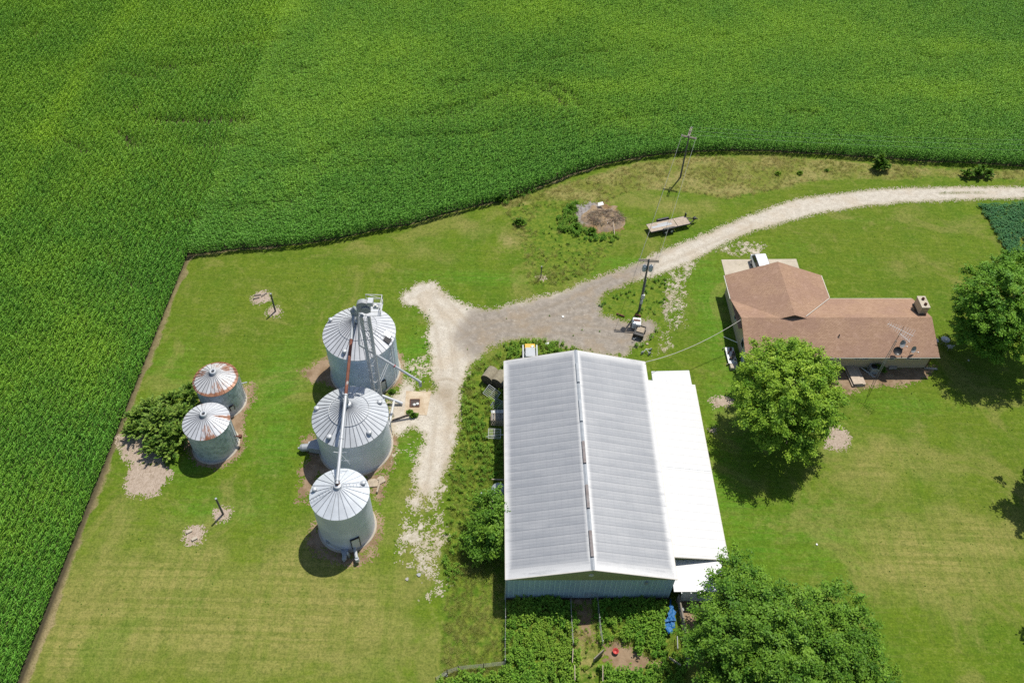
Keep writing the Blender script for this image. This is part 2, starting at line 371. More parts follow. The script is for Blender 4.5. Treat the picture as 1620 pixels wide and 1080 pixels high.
def drive_field(x, y):
    n1 = fbm(x*.55, y*.55, 21)-.5; n2 = fbm(x*2.4, y*2.4, 22, 3)-.5; n3 = fbm(x*7.5, y*7.5, 23, 2)-.5
    q = .42+.58*sstep(22, 10, x); v = sdf(DRIVE, x, y)*.9 + (.9*n1 + .8*n2 + .5*n3)*q
    for P, b in SCAT:
        s = sdf(P, x, y); v = np.maximum(v, np.minimum(s*.8, b)+1.1*n2+1.5*n1+.9*n3-.22)
    return v
t = NT('crushed_limestone')
f1 = t.noise(.25, 4, .6); f2 = t.noise(1.4, 5, .65); f3 = t.noise(7., 3, .7)
gr = t.ramp(t.math('ADD', t.attr('grey'), t.math('MULTIPLY', t.math('SUBTRACT', f2, .5), .9)), .25, .8)
c = t.mix(t.ramp(f2, .32, .68), (.455, .41, .34), (.56, .515, .435))
c = t.mix(t.ramp(f1, .45, .65, 0, .5), c, (.46, .38, .28))
cg = t.mix(t.ramp(f2, .3, .7), (.215, .187, .155), (.325, .285, .24))
cg = t.mix(t.ramp(f1, .5, .62, 0, .6), cg, (.30, .235, .165))
c = t.mix(gr, c, cg)
c = t.mix(t.math('MULTIPLY', t.attr('stain'), t.ramp(f2, .3, .6, .5, 1)), c, (.25, .185, .11))
f4 = t.noise(3., 4, .8)
c = t.mix(t.ramp(f3, .32, .52, .5, 0), c, (.20, .175, .14)); c = t.mix(t.ramp(f4, .30, .46, .45, 0), c, (.22, .185, .14)); c = t.mix(t.ramp(f4, .56, .7, 0, .4), c, (.62, .57, .48))
trk = t.noise(1., 2, .5, stretch=(.9, .12, 1))
c = t.mix(t.ramp(t.attr('mask'), .0, .7, .55, 0), c, (.255, .225, .115))
c = t.mix(t.math('MULTIPLY', t.attr('strip'), t.ramp(f3, .4, .6)), c, (.13, .14, .035))
t.bump(t.math('ADD', f3, f2), .4, .05)
MT['gravel'] = t.done(c, .95, 0, .2)
STAIN = [(705,622,1.3,1.5,.75),(712,640,.9,1.2,.6),(690,465,1.2,.8,.3),(855,523,1.0,.9,.5),(795,560,1.6,.6,.5),(820,545,2,.5,.45),(690,600,.7,1,.3),(1010,496,2.2,.7,.8)]
TRACKS = [poly([(672,470),(700,520),(708,580),(702,650),(692,740),(680,800)]), poly([(690,470),(740,520),(830,508),(930,470),(1010,428),(1100,388),(1180,354)]), poly([(735,590),(728,545),(790,515),(900,520),(990,530)])]
def stain(x, y):
    s = 0*x
    for px, py, rx, ry, a in STAIN: s = np.maximum(s, a*blob(x, y, px, py, rx, ry))
    for L_ in TRACKS:
        s = np.maximum(s, (.34*np.exp(-((line_d(x, y, L_)-.75)/.28)**2))*(.35+.9*fbm(x*.5, y*.5, 15)))
    r = np.hypot(x-at2(705, 617)[0], y-at2(705, 617)[1]); s = np.maximum(s, .7*np.exp(-((r-1.6)/.3)**2)*(vnoise(x, y, 4)*.6+.4))
    return s
STRIP = poly([(1484,306),(1560,304.5),(1640,304.5),(1800,306)])
patch('gravel_driveway', drive_field, (-19, 112, 33, 112), .1, .012, MT['gravel'], 'pale crushed limestone drive curving into a grey farmyard', 'gravel drive',
      dict(grey=lambda x, y: .9*sstep(-2.5, 2., sdf(GREY, x, y)+2.*(fbm(x*.3, y*.3, 8)-.5)), stain=stain,
           strip=lambda x, y: sstep(.45, .1, line_d(x, y, STRIP))*sstep(.35, .6, fbm(x*.7, y*.7, 2))))

BINS = [(-16.35, 60.18, 3.77, 6.37), (-15.97, 50.12, 3.70, 5.14), (-15.42, 40.61, 2.65, 6.13), (-31.03, 55.13, 2.25, 4.02), (-30.52, 49.59, 2.26, 4.19)]
SOIL = {
 'bin_soil': ([poly([(306,650),(330,630),(372,650),(398,606),(402,622),(392,648),(388,665),(386,690),(378,718),(362,732),(340,740),(318,738),(298,722),(296,690)]),
     poly([(500,575),(523,562),(530,618),(512,604),(495,604),(478,588)]), poly([(476,697),(496,690),(520,740),(498,758),(486,790),(470,790),(478,760),(470,745),(488,722)]),
     poly([(490,830),(506,830),(515,868),(545,880),(580,880),(598,840),(604,825),(602,850),(590,878),(568,892),(540,892),(505,880),(486,862)]),
     poly([(575,752),(610,750),(620,715),(624,700),(628,690),(626,720),(612,765),(600,790),(588,785)]), poly([(598,800),(606,818),(606,842),(597,850)])], 'bare brown soil bordering the grain bins'),
 'brush_soil': ([poly([(203,732),(232,730),(264,737),(269,747),(261,765),(248,780),(235,786),(216,784),(205,776),(201,760)]), poly([(188,690),(230,690),(262,730),(210,742),(196,725)])], 'pinkish straw covered soil patch below the spreading bush'),
 'post_soil': ([at2(413,470)+np.array([(1.05*math.cos(k)*1.1, 1.0*math.sin(k)) for k in np.linspace(0, 6.28, 20)]), at2(434,493)+np.array([(.9*math.cos(k), .75*math.sin(k)) for k in np.linspace(0, 6.28, 20)]),
     at2(307,847)+np.array([(1.0*math.cos(k), 1.05*math.sin(k)) for k in np.linspace(0, 6.28, 20)]), at2(352,812)+np.array([(.85*math.cos(k), .7*math.sin(k)) for k in np.linspace(0, 6.28, 20)]),
     at2(855,439)+np.array([(.45*math.cos(k), .4*math.sin(k)) for k in np.linspace(0, 6.28, 20)])], 'small round bare earth patches around the posts and footings'),
 'house_soil': ([poly([(1318,586),(1470,580),(1484,578),(1466,596),(1440,606),(1420,613),(1380,611),(1348,618),(1330,623),(1318,610)])], 'dusty earth strip along the front wall of the house'),
 'stump_soil': ([poly([(1122,632),(1138,627),(1160,631),(1160,640),(1130,646)]), poly([(1316,672),(1333,676),(1345,695),(1339,710),(1306,709),(1303,692)]), at2(1129,681)+np.array([(.5*math.cos(k), .35*math.sin(k)) for k in np.linspace(0, 6.28, 16)])], 'worn earth and straw patches in the lawn near the maple'),
 'pen_soil': ([poly([(957,1022),(976,1016),(1012,1037),(1050,1050),(1022,1060),(975,1060),(953,1046)]), poly([(900,940),(928,940),(935,985),(938,1015),(925,1020),(915,985)]), poly([(1075,945),(1125,945),(1110,1000),(1085,1010)])], 'trampled brown earth in the weedy pen behind the barn'),
 'burn_ground': ([poly([(908,338),(912,327),(935,322),(962,322),(978,334),(985,352),(984,362),(960,366),(945,372),(930,362),(915,352)])], 'ash grey and brown scorched ground under the burn pile')}
t = NT('bare_earth')
f1 = t.noise(.7, 4, .6); f2 = t.noise(3.2, 5, .7); f3 = t.noise(1., 4, .7, stretch=(9, 3, 1))
c = t.mix(t.ramp(f1, .35, .65), (.20, .135, .078), (.30, .215, .14))
c = t.mix(t.ramp(f2, .5, .75, 0, .5), c, (.36, .275, .185))
c = t.mix(t.ramp(f2, .25, .42, .6, 0), c, (.085, .055, .03))
t.bump(f2, .6, .08); MT['earth'] = t.done(c, .95, 0, .15)
t = NT('pale_straw_earth')
f1 = t.noise(.7, 4, .6); f3 = t.noise(1.6, 5, .75, stretch=(2.2, 1.2, 1), dist=1.6)
c = t.mix(t.ramp(f3, .35, .62), (.29, .225, .165), (.43, .35, .28))
c = t.mix(t.ramp(f3, .28, .4, .6, 0), c, (.10, .07, .05))
t.bump(f3, .7, .1); MT['straw'] = t.done(c, .95, 0, .15)
t = NT('ash_ground')
f1 = t.noise(.35, 4, .6); f2 = t.noise(2.6, 5, .7)
c = t.mix(t.attr('ash'), (.25, .16, .075), (.30, .28, .27))
c = t.mix(t.ramp(f2, .35, .6, .7, 0), c, (.07, .05, .035)); t.bump(f2, .6, .1); MT['ash'] = t.done(c, .95, 0, .15)
for n, (Ps, lab) in SOIL.items():
    allp = np.vstack(Ps); bx = (allp[:, 0].min()-1.5, allp[:, 0].max()+1.5, allp[:, 1].min()-1.5, allp[:, 1].max()+1.5)
    def fld(x, y, Ps=Ps, n=n):
        v = np.full(x.shape, -9.)
        for P in Ps: v = np.maximum(v, sdf(P, x, y))
        if n == 'bin_soil':
            for cx, cy, r, h in BINS: v = np.maximum(v, r+.55-np.hypot(x-cx, y-cy))
        a = .5 if n in ('post_soil', 'stump_soil') else .9
        return v+1.3*a*(fbm(x*.8, y*.8, 31)-.5)+a*(fbm(x*3, y*3, 32, 3)-.5)
    m = {'brush_soil': 'straw', 'stump_soil': 'straw', 'burn_ground': 'ash', 'post_soil': 'straw'}.get(n, 'earth')
    if n == 'bin_soil': bx = (-36, -11, 35, 66)
    c0 = at2(925, 335)
    patch(n, fld, bx, .1, .007, MT[m], lab, 'soil', dict(ash=lambda x, y: sstep(3.0, 1.4, np.hypot((x-c0[0]), (y-c0[1])*.9)+1.2*(fbm(x*.8, y*.8, 3)-.5))))

def slab_obj(name, px, z1, mat, label, cat):
    mb = MB(); mb.prism([tuple(p) for p in poly(px)], -.05, z1)
    return tag(mb.build(name, mat), label, cat, kind='structure')
slab_obj('concrete_pad', [(1141,411),(1147.5,437.5),(1180,440),(1240,440),(1266,430),(1259.5,410)], .05, MT['concrete'], 'cracked tan concrete parking pad behind the house', 'concrete pad')
t = NT('stained_slab')
f1 = t.noise(.9, 4); f2 = t.noise(8, 3)
c = t.mix(t.ramp(f1, .35, .65), (.43, .33, .22), (.55, .46, .34)); c = t.mix(t.ramp(f2, .3, .5, .3, 0), c, (.25, .19, .12)); MT['pitslab'] = t.done(c, .9, 0, .2)
slab_obj('grain_pit_slab', [(642.6,618.5),(682,620),(675,657),(639.6,655.5)], .04, MT['pitslab'], 'square tan concrete slab around the grain pit', 'concrete slab')

# ================================================================== SCATTERED PLANTS (one object each, geometry nodes)
def leafmat(name, dark, light, yellow=None, gloss=.45, trans=.35, use='INSTANCER'):
    t = NT(name)
    tv = t.attr('tint', use); lv = t.attr('leaf')
    c = t.mix(t.math('MULTIPLY', lv, 1.0), dark, light)
    if yellow: c = t.mix(tv, c, yellow)
    d = t.n('ShaderNodeBsdfTranslucent'); t.setin(d.inputs[0], c)
    mx = t.n('ShaderNodeMixShader'); mx.inputs[0].default_value = trans
    t.done(c, gloss, 0, .22); t.l(t.b.outputs[0], mx.inputs[1]); t.l(d.outputs[0], mx.inputs[2]); t.l(mx.outputs[0], t.out.inputs[0])
    return t.m
class Plant:
    def __init__(s): s.v = []; s.f = []; s.lv = []
    def leaf(s, p, az, length, width, up, droop, lv, n=3, fold=.0):
        """an arching strap leaf from p, heading az"""
        p = np.array(p, float); d = np.array([math.cos(az), math.sin(az), 0]); sd = np.array([-math.sin(az), math.cos(az), 0])
        base = len(s.v); a = up
        for k in range(n+1):
            u = k/n; wd = width*(.55+.45*math.sin(PI*min(1, u*1.25+.15)))*(1-u**3) if k < n else width*.08
            s.v += [tuple(p+sd*wd/2), tuple(p-sd*wd/2)]
            st = length/n; p = p+(d*math.cos(a)+np.array([0, 0, math.sin(a)]))*st; a -= droop/n
        for k in range(n):
            b = base+2*k; s.f.append((b, b+1, b+3, b+2)); s.lv.append(lv)
    def disc(s, p, nrm, size, az, lv, asp=.62):
        n = Vector(nrm).normalized(); t = n.orthogonal().normalized(); t.rotate(Matrix.Rotation(az, 3, n)); u = n.cross(t); p = Vector(p)
        b = len(s.v)
        for a_, b_ in ((0, -.5), (.5*asp, 0), (0, .5), (-.5*asp, 0)): s.v.append(tuple(p+(t*a_+u*b_)*size+n*(.12*size*(-abs(b_)*2))))
        s.f.append((b, b+1, b+2, b+3)); s.lv.append(lv)
    def stem(s, a, b, r, lv):
        n = len(s.v)
        a, b = Vector(a), Vector(b); t = (b-a).orthogonal().normalized(); u = (b-a).normalized().cross(t)
        for p, rr in ((a, r), (b, r*.6)):
            for k in range(3): s.v.append(tuple(p+(t*math.cos(2.09*k)+u*math.sin(2.09*k))*rr))
        for k in range(3): s.f.append((n+k, n+(k+1) % 3, n+3+(k+1) % 3, n+3+k)); s.lv.append(lv)
    def obj(s, name, mat):
        me = bpy.data.meshes.new(name); me.from_pydata(s.v, [], s.f)
        me.attributes.new('leaf', 'FLOAT', 'FACE').data.foreach_set('value', np.array(s.lv, np.float32)); me.materials.append(mat)
        return bpy.data.objects.new(name, me)

def scatter(name, pts, rot, scl, var, tint, sources, label, cat):
    me = bpy.data.meshes.new(name); n = len(pts)
    me.vertices.add(n); me.vertices.foreach_set('co', np.asarray(pts, np.float32).ravel())
    rv = np.zeros((n, 3), np.float32); rv[:, 2] = rot
    if np.ndim(scl) == 1: scl = np.stack([scl]*3, -1)
    for nm, a in (('rot', rv), ('scl', scl)):
        me.attributes.new(nm, 'FLOAT_VECTOR', 'POINT').data.foreach_set('vector', np.asarray(a, np.float32).ravel())
    me.attributes.new('var', 'INT', 'POINT').data.foreach_set('value', np.asarray(var, np.int32))
    me.attributes.new('tint', 'FLOAT', 'POINT').data.foreach_set('value', np.asarray(tint, np.float32))
    o = bpy.data.objects.new(name, me); COL.objects.link(o); me.materials.append(sources[0].data.materials[0])
    src = bpy.data.collections.new(name+'_source')
    for s in sources: src.objects.link(s)
    g = bpy.data.node_groups.new(name+'_nodes', 'GeometryNodeTree'); g.is_modifier = True
    g.interface.new_socket('Geometry', in_out='INPUT', socket_type='NodeSocketGeometry'); g.interface.new_socket('Geometry', in_out='OUTPUT', socket_type='NodeSocketGeometry')
    N = g.nodes.new; L = g.links.new
    gi, go = N('NodeGroupInput'), N('NodeGroupOutput')
    ip, ci = N('GeometryNodeInstanceOnPoints'), N('GeometryNodeCollectionInfo')
    ci.inputs['Collection'].default_value = src; ci.inputs['Separate Children'].default_value = True; ci.inputs['Reset Children'].default_value = True
    def na(nm, typ):
        q = N('GeometryNodeInputNamedAttribute'); q.data_type = typ; q.inputs['Name'].default_value = nm
        return [k for k in q.outputs if k.enabled and k.name == 'Attribute'][0]
    e = N('FunctionNodeEulerToRotation')
    L(na('rot', 'FLOAT_VECTOR'), e.inputs[0]); L(e.outputs[0], ip.inputs['Rotation'])
    L(na('scl', 'FLOAT_VECTOR'), ip.inputs['Scale']); L(na('var', 'INT'), ip.inputs['Instance Index'])
    ip.inputs['Pick Instance'].default_value = True
    L(gi.outputs[0], ip.inputs['Points']); L(ci.outputs[0], ip.inputs['Instance']); L(ip.outputs[0], go.inputs[0])
    md = o.modifiers.new('plants', 'NODES'); md.node_group = g
    return tag(o, label, cat, kind='stuff')

# ---- corn
MT['corn'] = leafmat('corn_leaf', (.062, .185, .017), (.195, .46, .054), (.34, .55, .042), .55, .2)
corn_src = []
for k in range(7):
    p = Plant(); h = random.uniform(1.75, 2.05); p.stem((0, 0, 0), (0, 0, h), .016, .45)
    a0 = 0.; nl = 12
    for j in range(nl):
        u = j/(nl-1); z = h*(.16+.82*u)
        p.leaf((0, 0, z), a0+PI*j+random.gauss(0, .45), random.uniform(.46, .70)*(1-.42*abs(u-.5)), .125, R(random.uniform(48, 66))+.25*u, R(random.uniform(95, 150)), min(1, max(0, random.gauss(.5, .3))), 3)
    corn_src.append(p.obj('corn_plant', MT['corn']))
def in_frame(x, y, m=9.):
    d0 = (y*_cp+CAM_H*_sp); px = 810+F_PX*((x*RGT[0]+y*RGT[1]-CAM_H*RGT[2]))/d0; sc = F_PX/d0
    py = 540-F_PX*(x*UPV[0]+y*UPV[1]-CAM_H*UPV[2])/d0
    return (px > -m*sc) & (px < 1620+m*sc) & (py > -m*sc*.6-20) & (py < 1080+m*sc)
ex = EDGE[:, 0]; ey = EDGE[:, 1]
XW = -41.25
P1 = []
for k in range(0, 100):                                   # north-south rows west of the lawn
    yy = np.arange(14, 172, .18); P1.append(np.stack([np.full(yy.shape, XW-.77*k), yy], -1))
P1 = np.vstack(P1)
xx = np.arange(XW+.5, 112, .22); yb = np.interp(xx, ex, ey, left=ey[0]); P2 = []
for k in range(0, 130): P2.append(np.stack([xx, yb+.2+.76*k*(1.0+.06*np.clip(np.gradient(yb, xx), -1, 1)**2)], -1))
P2 = np.vstack(P2)
cp = np.vstack([P1, P2]); cp = cp+RNG.normal(0, 1, cp.shape)*np.where(cp[:, :1] < XW+.2, np.array([.03, .06]), np.array([.06, .07]))
cp = cp[in_frame(cp[:, 0], cp[:, 1])]; x, y = cp.T
cp = cp[sdf(FARM, x, y) < -.08]; x, y = cp.T
n = len(cp); rot_ = np.where(x < XW+.2, PI/2+RNG.normal(0, .2, n), np.arctan(np.gradient(np.interp(np.arange(-60, 130, .5), ex, ey), .5))[np.clip(((x+60)*2).astype(int), 0, 379)]+RNG.normal(0, .3, n))+PI*RNG.integers(0, 2, n)
GAPS = [([(245,187),(300,188),(395,187)], .9, .9), ([(246,102),(278,106)], .9, .8), ([(300,104),(334,100)], .7, .7), ([(270,76),(350,70),(440,62)], .7, .55), ([(210,178),(216,165)], .6, .8), ([(188,205),(214,230)], .6, .7), ([(92,215),(140,240)], .6, .6),
        ([(300,228),(390,225)], 1., .45), ([(135,110),(150,98),(175,92)], 1., .5), ([(52,60),(66,36)], .6, .7), ([(30,45),(40,40)], .8, .7), ([(205,220),(250,228)], .8, .5), ([(150,110),(240,122)], .9, .45),
        ([(848,130),(880,136),(903,148),(918,166)], .55, .75), ([(855,142),(880,152),(893,166)], .5, .6), ([(655,184),(710,171),(760,157),(803,144)], .5, .75), ([(700,186),(750,170)], .5, .6), ([(560,218),(640,217),(740,212),(805,205)], .6, .5),
        ([(700,131),(735,129)], .6, .5), ([(760,114),(790,114)], .6, .5), ([(440,107),(500,107)], .6, .5), ([(870,95),(910,87),(960,80)], .5, .7), ([(820,102),(850,97)], .5, .5), ([(1030,72),(1042,80)], .8, .6), ([(980,188),(1040,180)], .5, .6), ([(1248,176),(1290,178)], .5, .75), ([(1100,55),(1150,57)], .6, .45),
        ([(440,320),(460,315),(540,302)], .5, .45), ([(350,330),(415,325)], .6, .5), ([(290,343),(315,346)], .5, .6), ([(0,415),(60,380),(110,330),(150,270)], .4, .3), ([(210,450),(170,400)], .6, .3), ([(1450,88),(1480,92)], .6, .5), ([(500,270),(560,262),(630,258)], .5, .35), ([(420,265),(500,258)], .6, .35), ([(940,195),(1000,185),(1080,176)], .6, .4), ([(560,225),(520,240),(450,262)], .6, .35)]
low = np.zeros(n)
for L_, wd, a in GAPS:
    low = np.maximum(low, a*(1. if a > .65 and wd > .7 else .85)*np.exp(-(line_d(x, y, poly(L_, 1.6))/(wd*1.1))**2))
low = low*(.55+.9*vnoise(x*.9, y*.9, 4))
keep = RNG.random(n) > low*.6
x, y, low, rot_ = x[keep], y[keep], low[keep], rot_[keep]; n = len(x)
scl = (1.0+.10*(fbm(x*.08, y*.08, 12)-.5)+RNG.normal(0, .085, n))*(1-.45*low)
big = fbm(x*.035, y*.05, 44, 4); mid_ = fbm(x*.2, y*.25, 45, 3)
tint = .16+1.0*(big-.5)+.5*(mid_-.5)
for px, py, rx, ry, a in [(440,25,7,7,.55),(425,70,3,6,.35),(620,6,6,4,.4),(610,110,16,14,.3),(850,165,10,4,.45),(960,150,12,3,.45),(1440,152,14,3,.5),(1180,72,20,5,.3),(1500,87,20,3,.3),(1350,80,20,8,.2),(50,150,12,8,.35),(110,45,8,12,.15),(600,170,14,6,.3),(1100,130,14,8,.2),(120,300,14,14,.15),(60,470,6,14,.15)]:
    tint = np.maximum(tint, tint*.5+a*blob(x, y, px, py, rx, ry)*(.6+.8*mid_))
tint = tint+.32*np.exp(-(line_d(x, y, poly([(215,2),(150,80),(105,150),(62,232),(0,330)], 1.7))/2.2)**2)*(.5+mid_)+.14*np.exp(-(line_d(x, y, poly([(60,20),(0,90)], 1.7))/3)**2)
tint = tint + .16*sstep(85, 130, y) - .25*sstep(-6, 0, sdf(FARM, x, y))
tint = np.clip(tint+RNG.normal(0, .09, n), 0, 1)
scatter('corn_field', np.stack([x, y, 0*x], -1), rot_, np.stack([scl, scl*np.where(x < XW+.2, .84, .92), scl], -1), RNG.integers(0, 7, n), tint, corn_src, 'dense green corn crop wrapping round the top and left of the farmyard', 'corn field')
print('corn plants', n)

# ---- broadleaf weeds, grasses, soybeans
MT['weed'] = leafmat('weed_leaf', (.075, .205, .018), (.18, .39, .036), (.36, .47, .055), .6, .3)
MT['grass'] = leafmat('grass_blade', (.20, .28, .032), (.32, .39, .055), (.52, .45, .18), .6, .5)
MT['soy'] = leafmat('soybean_leaf', (.030, .13, .045), (.075, .24, .085), (.10, .26, .08), .5, .3)
weed_src = []
for k in range(6):
    p = Plant(); ns = random.randint(5, 8)
    for j in range(ns):
        a = random.uniform(0, 2*PI); r = random.uniform(0, .28); hh = random.uniform(.55, 1.05); lx, ly = r*math.cos(a), r*math.sin(a); tx, ty = lx*1.6+random.gauss(0, .07), ly*1.6+random.gauss(0, .07)
        p.stem((lx, ly, 0), (tx, ty, hh), .008, .3)
        for q in range(9):
            u = .25+.75*q/8; b = random.uniform(0, 2*PI); rr = .17*(1.15-u*.7)
            cx, cy, cz = lx+(tx-lx)*u+rr*math.cos(b), ly+(ty-ly)*u+rr*math.sin(b), hh*u
            p.disc((cx, cy, cz), (math.cos(b)*.5+random.gauss(0, .25), math.sin(b)*.5+random.gauss(0, .25), 1), random.uniform(.16, .28)*(1.2-.4*u), b+random.gauss(0, .4), min(1, max(0, random.gauss(.5, .28))))
    weed_src.append(p.obj('weed_clump', MT['weed']))
tuft_src = []
for k in range(5):
    p = Plant()
    for j in range(26):
        a = random.uniform(0, 2*PI); r = random.uniform(0, .16)
        p.leaf((r*math.cos(a), r*math.sin(a), 0), a+random.gauss(0, .5), random.uniform(.35, .8), .022, R(random.uniform(35, 80)), R(random.uniform(30, 110)), random.random(), 2)
    tuft_src.append(p.obj('grass_tuft', MT['grass']))
soy_src = []
for k in range(4):
    p = Plant()
    for j in range(34):
        a = random.uniform(0, 2*PI); r = .33*math.sqrt(random.random()); z = .62*(1-.5*(r/.33)**2)*random.uniform(.75, 1.02)
        p.disc((r*math.cos(a), r*math.sin(a), z), (math.cos(a)*.35+random.gauss(0, .25), math.sin(a)*.35+random.gauss(0, .25), 1), random.uniform(.13, .19), random.uniform(0, 6), random.random(), .8)
    soy_src.append(p.obj('soybean_plant', MT['soy']))
def spread(P, dens, margin=0.1, holes=(), nseed=50, patchy=0., pf=.25):
    a, b = P.min(0), P.max(0); m = int((b-a).prod()*dens); q = a+(b-a)*RNG.random((m, 2))
    k = sdf(P, q[:, 0], q[:, 1]) > margin
    if patchy: k &= fbm(q[:, 0]*pf, q[:, 1]*pf, nseed, 3)+RNG.normal(0, .05, m) > patchy
    for H, hm in holes: k &= sdf(H, q[:, 0], q[:, 1]) < hm
    return q[k]
BARN = (7.753, 33.965, .0364)
def bw(lx, ly): c, s = math.cos(BARN[2]), math.sin(BARN[2]); return (BARN[0]+lx*c-ly*s, BARN[1]+lx*s+ly*c)
BFOOT = np.array([bw(-7.5, .15), bw(7.5, .15), bw(7.5, 25), bw(-7.5, 25)])
AFOOT = np.array([bw(7.4, -.5), bw(12.6, -.5), bw(12.6, 25.4), bw(7.4, 25.4)])
NEARBARN = np.array([bw(-9.0, 1), bw(-7.4, 1), bw(-7.4, 24), bw(-9.0, 24)])
def weeds(name, sets, label, src, cat='weeds'):
    X, S, T = [], [], []
    for q, s0, s1, t0 in sets:
        X.append(q); f = fbm(q[:, 0]*.4, q[:, 1]*.4, 61, 3)
        S.append((s0+(s1-s0)*np.clip(f*1.4-.2+RNG.normal(0, .18, len(q)), 0, 1))); T.append(np.clip(t0+.8*(fbm(q[:, 0]*.3, q[:, 1]*.3, 62, 3)-.5)+RNG.normal(0, .12, len(q)), 0, 1))
    X = np.vstack(X); S = np.concatenate(S); T = np.concatenate(T); m = len(X)
    return scatter(name, np.column_stack([X, np.zeros(m)]), RNG.random(m)*6.28, S, RNG.integers(0, len(src), m), T, src, label, cat)
BALEH = at2(782,597)+np.array([(-2.2,-1.9),(2.6,-1.9),(2.6,.9),(-2.2,.9)])
JUNK = np.array([bw(-9.3, 17.3), bw(-7.4, 17.3), bw(-7.4, 20.8), bw(-9.2, 20.8)]); JUNK2 = np.array([bw(-9.1, 8.2), bw(-7.4, 8.2), bw(-7.4, 12.3), bw(-9.1, 12.3)])
LOADH = at2(838,566)+np.array([(-1.3,-2.5),(1.3,-2.5),(1.3,1.8),(-1.3,1.8)])
holes = [(BFOOT, -.1), (AFOOT, -.1), (BALEH, 0), (JUNK, 0), (JUNK2, 0), (LOADH, 0)]
weeds('barn_weeds', [(spread(WEED_L, 4.2, .1, holes, 50, .36, .5), .28, .78, .38), (spread(poly([(797,540),(880,538),(920,552),(905,560),(800,572)]), 5, .1, holes), .4, .8, .3)], 'lush knee high weeds along the left side of the barn', weed_src)
PATHP = poly([(905,950),(932,950),(940,990),(945,1030),(950,1090),(914,1090),(918,1040),(915,1000)]); PDIRT = poly([(950,1022),(976,1014),(1012,1035),(1055,1050),(1020,1062),(975,1062),(948,1048)])
TARPH = poly([(1052,950),(1072,950),(1078,1040),(1052,1010)]); RAILH = poly([(1068,945),(1082,985),(1090,1055),(1078,1055),(1072,1000),(1062,955)])
weeds('pen_weeds', [(spread(PEN, 7.5, .1, [(PATHP, -.2), (PDIRT, -.1), (BFOOT, -.1), (TARPH, -.2), (RAILH, 0)], 50, .22, .5), .5, 1.25, .22), (spread(PATHP, 2.5, .1), .25, .5, .5)], 'tall tangled weeds filling the pen below the barn', weed_src)
BURN = poly([(910,338),(912,326),(935,322),(962,322),(980,334),(986,352),(970,366),(945,370),(930,360),(916,350)])
weeds('burn_pile_weeds', [(spread(poly([(880,345),(900,322),(916,318),(914,350),(945,374),(985,370),(975,385),(920,380),(885,365)]), 4, .1, [(BURN, -.1)]), .45, .95, .15), (spread(ROUGH_W, 1.6, .3, [(BURN, 0)], 52, .52), .2, .5, .5), (spread(poly([(790,315),(845,298),(850,304),(800,326)]), 3, .1), .5, .9, .2)], 'scattered green weeds around the burn pile', weed_src)
weeds('yard_weeds', [(spread(ISLE, 3.4, .1, (), 53, .45, .5), .25, .6, .2), (spread(DRIVE, .05, -.5, (), 54, .6), .15, .3, .3), (spread(poly([(655,500),(680,490),(690,620),(640,600)]), 1.6, 0., (), 54, .5, .5), .15, .35, .2)], 'low weeds on the island round the transformer pole', weed_src)
weeds('ditch_grass', [(spread(DITCH, 6, .2, (), 55, .36, .5), .35, .9, .66), (spread(ROUGH_W, 5, .2, [(BURN, 0)], 56, .4), .4, .9, .45)], 'tall olive and straw coloured grass in the roadside ditch', tuft_src, 'tall grass')
weeds('rough_grass', [(spread(ROUGH_B, 9, .2, (), 57, .3), .45, .85, .35), (spread(WEED_L, 6, .2, holes, 51, .3), .5, .95, .15), (spread(PEN, 2.5, .2, [(PDIRT, 0), (BFOOT, -.1)], 51, .45), .6, 1.1, .2)], 'unmown olive grass at the lower left of the barn', tuft_src, 'tall grass')
SOYP = poly([(1549,327),(1620,323),(1720,322),(1720,420),(1600,408),(1580,380)])
q = spread(SOYP, 9, 0)
scatter('soybean_crop', np.column_stack([q, 0*q[:, 0]]), RNG.random(len(q))*6.28, RNG.uniform(.85, 1.15, len(q)), RNG.integers(0, 4, len(q)), RNG.random(len(q)), soy_src, 'low blue green soybean plot at the right edge', 'soybeans')
LAWN_R = poly([(1110,440),(1210,380),(1300,350),(1540,325),(1700,450),(1700,1100),(1400,1100),(1180,1000),(1150,880),(1110,640)])
LAWN_L = poly([(310,410),(600,375),(790,325),(835,460),(690,440),(640,600),(640,1085),(60,1085),(250,560)])
HFOOT = np.array([(25.5, 61), (48.5, 62), (48, 76), (25, 75.5)])
weeds('lawn_weeds', [(spread(LAWN_R, .45, .3, [(HFOOT, 0), (AFOOT, 0)], 58, .5, .2), .08, .18, .45), (spread(LAWN_L, .22, .5, (), 59, .5, .2), .08, .18, .25)], 'small clover and plantain weeds dotted over the mown lawn', weed_src)
